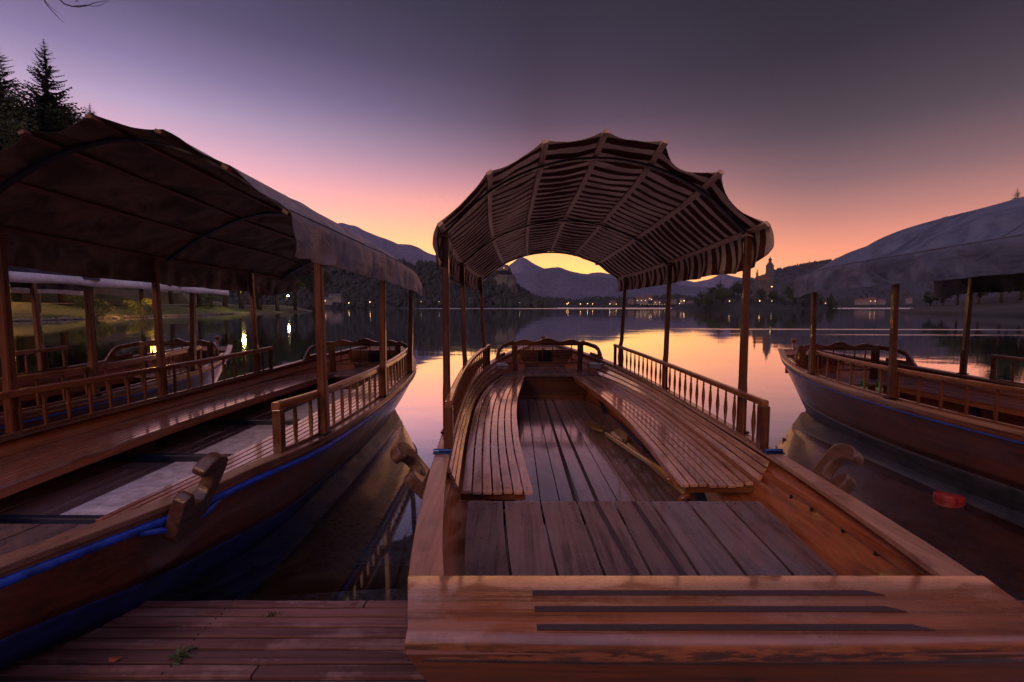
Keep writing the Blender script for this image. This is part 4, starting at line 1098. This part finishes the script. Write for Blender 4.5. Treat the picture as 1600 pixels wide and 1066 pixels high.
# retaining wall beyond the shrubs
M['stone'] = plain('stone_wall', (.16, .14, .16), .85, 0, .7, 3, .4)
p0 = pix(250, 470, 84); mb = MB()
for k in range(7):
    mb.box((.25 * k, 12, .34 * k + .17), (.5 + .01 * k, 30, .33))
o = mb.build('retaining_wall', M['stone'], bevel=.03); o.location = (-71.5, 78, 2.2); o.rotation_euler = (0, R(0), R(4)); o.scale = (-1, 1, 1)
tag(o, 'low stepped grey stone wall on the slope of the left bank', 'wall')

# ------------------------------------------------------------------ right bank trees
g2 = 'trees on the right bank'
for i, (u, v, D, ms, hh, lb) in enumerate(((1475, 442, 112, BR2, 11, 'low dark tree at the tip of the right bank'), (1500, 420, 108, BR1, 14, 'dark tree behind the far right post'), (1535, 410, 102, BR2, 11, 'dark tree just right of the far right post'), (1570, 400, 98, BR1, 14, 'dark tree between the far right post and the frame edge'), (1602, 385, 96, BR1, 14, 'tree at the right edge under the slate tarpaulin'), (1590, 294, 130, SP1, 30, 'tree tip rising above the slate tarpaulin at the right edge'), (1455, 452, 118, BR2, 11, 'small tree at the waterline where the right bank begins'))):
    p = pix(u, v, D); sx_ = np.interp(p.y, [q[1] for q in rsh], [q[0] for q in rsh]); zb = rslope(max(0, p.x - sx_), p.y) - .3
    tree('broadleaf_tree' if ms is not SP1 else 'conifer_tree', ms, (p.x, p.y, zb), lb, g2, i * 1.1, (p.z - zb) / hh)

# ------------------------------------------------------------------ mountains and wooded hills
def ridge(name, pts, D, depth, mat, amp, seed, n=260, base=0, extra=0):
    us = [p[0] for p in pts]; f = lambda u: float(np.interp(u, us, [p[1] for p in pts]))
    mb = MB(); rows = []
    prof = [(-1, 0), (-.8, .12), (-.6, .32), (-.4, .55), (-.2, .80), (-.08, .94), (0, 1), (.15, .9), (.5, .5), (1, 0)]
    for i in range(n + 1):
        u = us[0] + (us[-1] - us[0]) * i / n; top = pix(u, f(u), D); xr = top.x; row = []
        for a, hh in prof:
            y = D + a * depth; x = xr * (1 + .0 * a)
            z = (top.z + extra) * hh
            nz = amp * fbm(x / depth * 3.2 + seed, a * 2.2 + seed, seed, 5) * (1 - .75 * (abs(a) < .03)) * min(1, hh * 3)
            row.append((x, y, z + nz - (.5 if hh == 0 else 0)))
        rows.append(row)
    mb.grid(rows, flip=True); o = mb.build(name, mat, fix=False); return tag(o, kind='structure'), f
far_pts = [(-900, 330), (200, 380), (400, 372), (470, 366), (500, 360), (520, 352), (533, 349), (545, 352), (556, 353), (568, 360), (585, 366), (605, 374), (622, 382), (640, 381), (652, 384), (665, 393), (682, 399), (697, 408), (712, 420), (740, 436), (770, 437), (790, 420), (806, 406), (812, 401), (820, 402), (835, 411), (850, 419), (862, 421), (872, 415.5), (884, 421), (894, 424), (905, 426), (912, 431), (925, 427), (950, 431), (985, 437), (1030, 446), (1080, 442), (1110, 434), (1125, 427), (1132, 426.5), (1142, 431), (1156, 437), (1180, 442), (1240, 438), (1300, 430), (1400, 425), (1600, 420), (2600, 380)]
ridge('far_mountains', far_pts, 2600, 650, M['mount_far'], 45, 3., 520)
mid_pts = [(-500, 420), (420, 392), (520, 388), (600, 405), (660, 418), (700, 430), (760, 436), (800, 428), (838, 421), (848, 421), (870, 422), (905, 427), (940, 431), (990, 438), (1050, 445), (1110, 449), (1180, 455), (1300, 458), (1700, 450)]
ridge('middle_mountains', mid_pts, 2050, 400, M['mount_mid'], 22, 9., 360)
M['far_tree'] = plain('distant_conifers', (.016, .022, .018), .85, 0, 0, .02, .5)
def forest(name, f, D, depth, u0, u1, n, h0, h1, seed, label, hmax=1., conf=.7):
    rnd = random.Random(seed); mb = MB()
    prof = [(-1, 0), (-.8, .12), (-.6, .32), (-.4, .55), (-.2, .80), (-.08, .94), (0, 1)]
    for i in range(n):
        u = rnd.uniform(u0, u1); a = -rnd.random() ** 1.5 * .98 if i % 3 else -rnd.random() * .05
        if i % 3 == 0: a = rnd.uniform(-.06, .04)
        top = pix(u, f(u), D); hh = float(np.interp(a, [p[0] for p in prof] + [.15], [p[1] for p in prof] + [.9]))
        x = top.x; y = D + a * depth; z = top.z * hh - 2; h = rnd.uniform(h0, h1); r = h * rnd.uniform(.16, .26); k = 6; ph = rnd.random() * 6
        i0 = len(mb.v)
        if rnd.random() < conf:
            for zz_, rr in ((.1, 1.), (.4, .62), (.42, .8), (.7, .34), (.72, .5)):
                for j in range(k): aa = ph + 2 * PI * j / k; q = rr * r * rnd.uniform(.75, 1.2); mb.v.append((x + q * math.cos(aa), y + q * math.sin(aa), z + h * zz_))
            mb.v.append((x, y, z + h))
            for s_ in range(4):
                for j in range(k): mb.face((i0 + s_ * k + j, i0 + s_ * k + (j + 1) % k, i0 + (s_ + 1) * k + (j + 1) % k, i0 + (s_ + 1) * k + j))
            for j in range(k): mb.face((i0 + 4 * k + j, i0 + 4 * k + (j + 1) % k, i0 + 5 * k))
        else:
            h *= .8; r *= 1.6
            for zz_, rr in ((.05, .6), (.35, 1.), (.65, .9), (.88, .5)):
                for j in range(k): aa = ph + 2 * PI * j / k; q = rr * r * rnd.uniform(.7, 1.25); mb.v.append((x + q * math.cos(aa), y + q * math.sin(aa), z + h * zz_ * rnd.uniform(.92, 1.06)))
            mb.v.append((x, y, z + h))
            for s_ in range(3):
                for j in range(k): mb.face((i0 + s_ * k + j, i0 + s_ * k + (j + 1) % k, i0 + (s_ + 1) * k + (j + 1) % k, i0 + (s_ + 1) * k + j))
            for j in range(k): mb.face((i0 + 3 * k + j, i0 + 3 * k + (j + 1) % k, i0 + 4 * k))
    return tag(mb.build(name, M['far_tree'], fix=False), label, kind='stuff')
cp = [(-400, 420), (300, 400), (420, 404), (520, 404), (600, 414), (632, 416), (645, 423), (660, 417), (690, 420), (720, 421), (748, 419), (762, 421), (776, 421), (790, 424), (797, 430), (802, 446), (815, 459), (832, 470), (850, 477), (862, 480)]
_, fC = ridge('castle_hill', cp, 640, 110, M['hillside'], 5, 5., 200)
forest('hill_forest', fC, 640, 110, 380, 850, 3600, 8, 14, 12, 'dark wooded hill with spruce tops left of the striped canopy')
dp = [(700, 474), (820, 474), (850, 468), (878, 470), (905, 473), (930, 468), (970, 469), (1000, 471), (1028, 466), (1055, 464), (1080, 468), (1110, 474), (1300, 474), (1500, 474), (1700, 473)]
_, fD = ridge('far_shore_land', dp, 1080, 120, M['hillside'], 2, 6., 150)
forest('far_shore_woods', fD, 1080, 120, 760, 1640, 3400, 7, 13, 22, 'low dark woods along the far lake shore', conf=.4)
ep = [(1050, 470), (1120, 460), (1160, 446), (1195, 432), (1206, 426), (1240, 418), (1272, 412), (1310, 408), (1370, 405), (1450, 400), (1700, 390)]
_, fE = ridge('right_wooded_hill', ep, 1700, 420, M['hillside'], 12, 7., 150)
forest('right_hill_forest', fE, 1700, 420, 1120, 1640, 3000, 10, 17, 32, 'wooded ridge behind the church island', conf=.5)

# ------------------------------------------------------------------ castle on the cliff
M['plaster'] = plain('pale_plaster', (.16, .14, .13), .85, 0, .2, .4)
M['roof_red'] = plain('clay_roof', (.14, .05, .035), .8, 0, .3, 2)
M['window_glow'] = emis('window_glow', (1., .6, .25), 1.6)
M['roof_dark'] = plain('dark_roof', (.05, .05, .06), .7, 0, .2, 2)
def gable(mb, c, sx_, sy_, z, h, m=0, o=.4):
    x, y = c; a, b_ = sx_ / 2 + o, sy_ / 2 + o
    mb.sweep([[(x - a, y - b_, z), (x - a, y + b_, z), (x - a, y, z + h)], [(x + a, y - b_, z), (x + a, y + b_, z), (x + a, y, z + h)]], m)
def rockface():
    p = pix(793, 426, 575); mb = MB(); rows = []
    for i in range(19):
        zf = i / 18; row = []
        for j in range(25):
            a = -PI * j / 24; r = (17 - 6 * zf) * (1 + .28 * fbm(j * .4, zf * 5, 2.))
            row.append((r * 1.1 * math.cos(a), r * .8 * math.sin(a), zf * 40 + 2.5 * fbm(j * .6, zf * 6, 5)))
        rows.append(row)
    mb.grid(rows, flip=False); mb.face(tuple(range(18 * 25, 19 * 25)))
    o = mb.build('castle_cliff', plain('cliff_rock', (.09, .085, .085), .9, 0, .8, .12, .5), fix=False); o.location = (p.x - 3, p.y + 26, p.z - 42)
    tag(o, kind='structure')
rockface()
p = pix(786, 421, 610)
cs = empty('castle', (p.x, p.y, p.z)); tag(cs, 'small castle with red roofs on the cliff beside the opening under the striped canopy', 'castle')
mb = MB(); mb.box((0, 0, 1), (13, 7, 5)); mb.box((-6, 1, 2), (4, 5, 8)); mb.build('wall', M['plaster'], cs)
mb = MB(); gable(mb, (0, 0), 13, 7, 3.5, 2.6); mb.sweep([[(-8.2, -1.8, 6), (-3.8, -1.8, 6), (-3.8, 3.8, 6), (-8.2, 3.8, 6)], [(-6.1, .9, 9.4), (-5.9, .9, 9.4), (-5.9, 1.1, 9.4), (-6.1, 1.1, 9.4)]]); mb.build('roof', M['roof_red'], cs)
for x in (-3.4, -1.2, 1.2, 4.2): mb = MB(); mb.box((x, -3.52, 1.6), (.8, .08, 1.1)); mb.build('window', M['window_glow'] if x in (1.2,) else M['roof_dark'], cs)

# ------------------------------------------------------------------ church island
ISD = 330
def isl_z(x, y):
    cx = 178; d = ((x - cx) / 58) ** 2 + ((y - 345) / 30) ** 2
    return max(-.4, 7.5 * max(0, 1 - d) ** .5 - .3 + .5 * fbm(x * .1, y * .1))
mb = MB(); rows = []
for y in frange(312, 378, 34): rows.append([(x, y, isl_z(x, y)) for x in frange(118, 238, 70)])
mb.grid(rows); tag(mb.build('island_ground', M['hillside'], fix=False), kind='structure')
p = pix(1202, 440, 345); zc = p.z - 2
ch = empty('church', (p.x, p.y, zc)); ch.scale = (.70, .70, .84); tag(ch, 'pale church with onion spire and long red roof among trees on the island', 'church')
k = 345 / 720
M['plaster_dim'] = plain('shaded_church_plaster', (.09, .08, .09), .85, 0, .2, .4)  # dusk silhouette imitated by darkening the church wall colour
mb = MB(); tw = 11.5 * k; hb = 35 * k
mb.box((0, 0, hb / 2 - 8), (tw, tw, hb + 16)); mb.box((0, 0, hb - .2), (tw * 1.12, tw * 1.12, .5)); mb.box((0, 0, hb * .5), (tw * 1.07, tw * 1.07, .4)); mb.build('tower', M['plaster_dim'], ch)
mb = MB(); mb.lathe([(tw * .58, hb), (tw * .5, hb + 1.2), (tw * .30, hb + 2.2), (tw * .26, hb + 2.7), (tw * .26, hb + 4.3), (tw * .34, hb + 4.6), (tw * .30, hb + 5.2), (tw * .10, hb + 6.3), (.12, hb + 7.2), (.05, hb + 9)], (0, 0, 0), 8); mb.build('spire', M['roof_dark'], ch)
for z in (hb * .78, hb * .42): mb = MB(); mb.box((0, -tw / 2 - .02, z), (1.2, .12, 2.2)); mb.build('window', M['roof_dark'], ch)
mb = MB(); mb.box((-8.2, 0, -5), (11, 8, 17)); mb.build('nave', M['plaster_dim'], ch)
mb = MB(); gable(mb, (-8.2, 0), 11, 8, 3.5, 4.0); mb.build('roof', M['roof_red'], ch)
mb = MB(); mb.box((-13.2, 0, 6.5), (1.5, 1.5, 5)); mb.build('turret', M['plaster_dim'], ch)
mb = MB(); mb.lathe([(1.1, 9), (1.2, 9.6), (.5, 10.6), (.45, 11.3), (.7, 11.6), (.2, 12.6), (.05, 14.2)], (-13.2, 0, 0), 8); mb.build('turret_cap', M['roof_dark'], ch)
for x in (-11.5, -9, -6.5): mb = MB(); mb.box((x, -4.03, .6), (.9, .1, 2.2)); mb.build('window', M['roof_dark'], ch)
gi = 'trees on the church island'; rnd = random.Random(77)
tops = [(1088, 462), (1096, 455), (1104, 450), (1112, 446), (1120, 440), (1126, 429), (1133, 438), (1141, 441), (1147, 431), (1154, 438), (1160, 444), (1168, 448), (1190, 450), (1214, 444), (1222, 449), (1234, 446), (1245, 449), (1258, 452), (1270, 450), (1284, 453), (1300, 456), (1316, 462)]
lay = []
for u, v in tops: lay.append((u, v, rnd.uniform(338, 350)))
for i in range(62): u = rnd.uniform(1088, 1312); lay.append((u, np.interp(u, [t[0] for t in tops], [t[1] for t in tops]) + rnd.uniform(5, 20), rnd.uniform(318, 336)))
for i, (u, v, D) in enumerate(lay):
    p = pix(u, v, D); zb = isl_z(p.x, p.y) - .4; ms = rnd.choice([SP2, SP3, BR1, BR2]) if i not in (5, 8) else SP2; hh = {id(SP2): 14, id(SP3): 14, id(BR1): 14, id(BR2): 11}[id(ms)]
    s_ = max(.28, (p.z - zb) / hh)
    tree('island_tree', ms, (p.x, p.y, min(zb, p.z - hh * s_)), 'dark tree in the wooded island mass around the church', gi, rnd.random() * 6, s_)

# ------------------------------------------------------------------ far lights and town
gl = 'lights along the far shore'
def far_light(u, v, D, es, r, colr=(1, .55, .2)):
    p = pix(u, v, D); mb = MB(); mb.tube([(0, 0, -p.z + .2), (0, 0, -r)], r * .12, 5)
    mb.lathe([(.01, -r), (r * .8, -r * .6), (r, 0), (r * .8, r * .6), (.01, r)], (0, 0, 0), 8, 1)
    key = 'far_lamp_%d' % int(es); m_ = bpy.data.materials.get(key) or emis(key, colr, es)
    o = mb.build('shore_lamp', [M['iron'], m_]); o.location = p; return o
flist = [(851, 475, .6), (855, 474, .5), (886, 475, 1.6), (888, 473.5, 1.), (907, 475, 1.1), (918, 474.5, 1.2), (926, 475, .9), (953, 475, .9), (963, 475.5, .6), (1018, 468, .8), (1015, 467, .6), (1069, 470, 2.4), (1062, 474.5, 1.), (1290, 474, .5), (1300, 473.5, .4)]
for i, (u, v, e) in enumerate(flist):
    o = far_light(u, v, 930, 4 * e + 2, .62, (1, .55, .2))
    tag(o, 'small lit lamp in the row along the far lake shore', 'lamp', gl)
for i, (u, v, e) in enumerate([(1140, 470.5, .9), (1169, 470.5, .8), (1187, 470.3, 1.2), (1206, 470.5, .3)]):
    o = far_light(u, v, 308, 7 * e, .24, (1, .62, .25)); tag(o, 'small lit lamp at the water edge of the church island', 'lamp', 'lamps at the island edge')
for i, (u, v) in enumerate([(1171.5, 448), (1206, 448)]):
    o = far_light(u, v, 322, 7, .27, (1, .6, .15)); tag(o, ['yellow lamp on the island slope left of the church tower', 'yellow lamp on the island slope below the church tower'][i], 'lamp')
for i, (u, v, D) in enumerate([(545, 473.5, 500), (578, 472, 520)]):
    o = far_light(u, v, D, 8, .38, (1, .6, .25)); tag(o, ['lamp at the foot of the wooded hill left of the canopy posts', 'lamp at the foot of the wooded hill between two canopy posts'][i], 'lamp')
for i, (u, v) in enumerate([(658, 471.5), (686, 471.5), (812, 473)]):
    o = far_light(u, v, 505, 2, .3, (1, .7, .4)); tag(o, 'faint lamp at the foot of the dark castle hill', 'lamp', 'faint lamps below the castle hill')
rnd = random.Random(3)
def house(u, v, D, w_, h, lit, label, rf='roof_red', roofh=.45):
    p = pix(u, v, D); o = empty('house', (p.x, p.y, max(0, p.z - h * .5)), rnd.uniform(-.3, .3)); tag(o, label, 'house', None)
    mb = MB(); mb.box((0, 0, h / 2 - 1), (w_, w_ * .6, h + 2)); mb.build('wall', M['plaster'], o)
    mb = MB(); gable(mb, (0, 0), w_, w_ * .6, h, h * roofh, o=.5); mb.build('roof', M[rf], o)
    n = max(2, int(w_ / 4))
    for k in range(n):
        mb = MB(); mb.box((-w_ / 2 + w_ * (k + .5) / n, -w_ * .3 - .04, h * .55), (1.3, .1, 1.5)); mb.build('window', M['window_glow'] if (k % 2 == 0 and lit) else M['roof_dark'], o)
names = ['white hotel block with lit windows at the water edge on the far shore', 'pale house left of the white hotel on the far shore', 'house behind the white hotel with a lit window', 'small house right of the white hotel', 'house on the far shore nearest the second canopy post', 'low house on the far shore left of the tied canopy corner', 'house by the brightest far shore lamp', 'pale house on the far shore near the island trees']
for i, (u, v, w_, h, lit) in enumerate([(1003, 470, 24, 9, 1), (986, 472, 12, 7, 0), (1014, 466.5, 11, 7, 1), (1026, 473, 14, 6, 1), (1052, 472, 12, 6, 0), (958, 474, 12, 6, 0), (1066, 471, 10, 7, 1), (1078, 474, 12, 5, 0)]):
    house(u, v, 975 + (i % 3) * 6, w_, h, lit, names[i])
for i, (u, v, w_, h) in enumerate([(1347, 472, 20, 7), (1362, 471, 12, 8), (1375, 472, 16, 6), (1420, 470, 9, 7)]):
    house(u, v, 900, w_, h, i == 1, ['long pale building on the far shore left of the middle right post', 'taller pale building on the far shore with a lit window', 'wide low building just left of the middle right post', 'white house on the far shore right of the middle right post'][i])
house(512, 470.5, 480, 9, 4, 1, 'boathouse with a lit window beyond the lone round tree', 'roof_dark')
house(525, 466, 500, 13, 5, 0, 'wide pale roofed house at the foot of the wooded hill', 'roof_dark')
# lit waterfront promenade below the hotel
for i in range(11):
    o = far_light(1001 + i * 4.2, 475.6, 935, 2.5, .42, (1, .7, .3)); tag(o, 'tiny promenade light in the tight row below the white hotel', 'lamp', 'promenade lights below the hotel')

# ------------------------------------------------------------------ branches hanging into the picture
mbk = empty('hanging_branch', (-1.6, 2.6, 3.4)); tag(mbk, 'thin bare twig curving in from the top left corner', 'branch')
base = Vector((-1.6, 2.6, 3.4))
def tw(pts, D, r):
    mb = MB(); P_ = [pix(u, v, D) - base for u, v in pts]; mb.tube(P_, [r * (1 - .75 * i / (len(P_) - 1)) for i in range(len(P_))], 6); return mb
tw([(60, -60), (92, -2), (100, 6), (112, 10), (124, 11), (136, 9), (150, 4), (166, 1)], 2.7, .0045).build('stem', M['bark'], mbk)
tw([(112, 10), (135, 8), (146, 10), (156, 9), (170, 1), (176, 4)], 2.72, .002).build('twig', M['bark'], mbk)
tw([(118, 3), (122, 0), (130, -8)], 2.7, .002).build('twig', M['bark'], mbk)
o2 = empty('drooping_branch', (-1.6, 2.6, 3.4)); tag(o2, 'pair of straight drooping twigs left of the curved twig', 'branch')
tw([(50, -50), (66, -4), (75, 10), (88, 24), (100, 36)], 2.6, .0035).build('stem', M['bark'], o2)
tw([(66, -4), (74, 6), (83, 14), (92, 22)], 2.62, .002).build('twig', M['bark'], o2)

# ------------------------------------------------------------------ haze
hz = MB(); hz.box((0, 1600, 247), (9000, 3400, 516)); hm = bpy.data.materials.new('haze'); hm.use_nodes = True; t = hm.node_tree; t.nodes.clear()
pv = N(t, 'ShaderNodeVolumePrincipled'); pv.inputs['Color'].default_value = (.55, .58, 1., 1); pv.inputs['Density'].default_value = 7e-5; pv.inputs['Anisotropy'].default_value = 0
ou = N(t, 'ShaderNodeOutputMaterial'); t.links.new(pv.outputs[0], ou.inputs['Volume'])
tag(hz.build('haze', hm), 'thin purple blue evening haze over the whole lake', kind='stuff')
print('objects', len(bpy.data.objects))
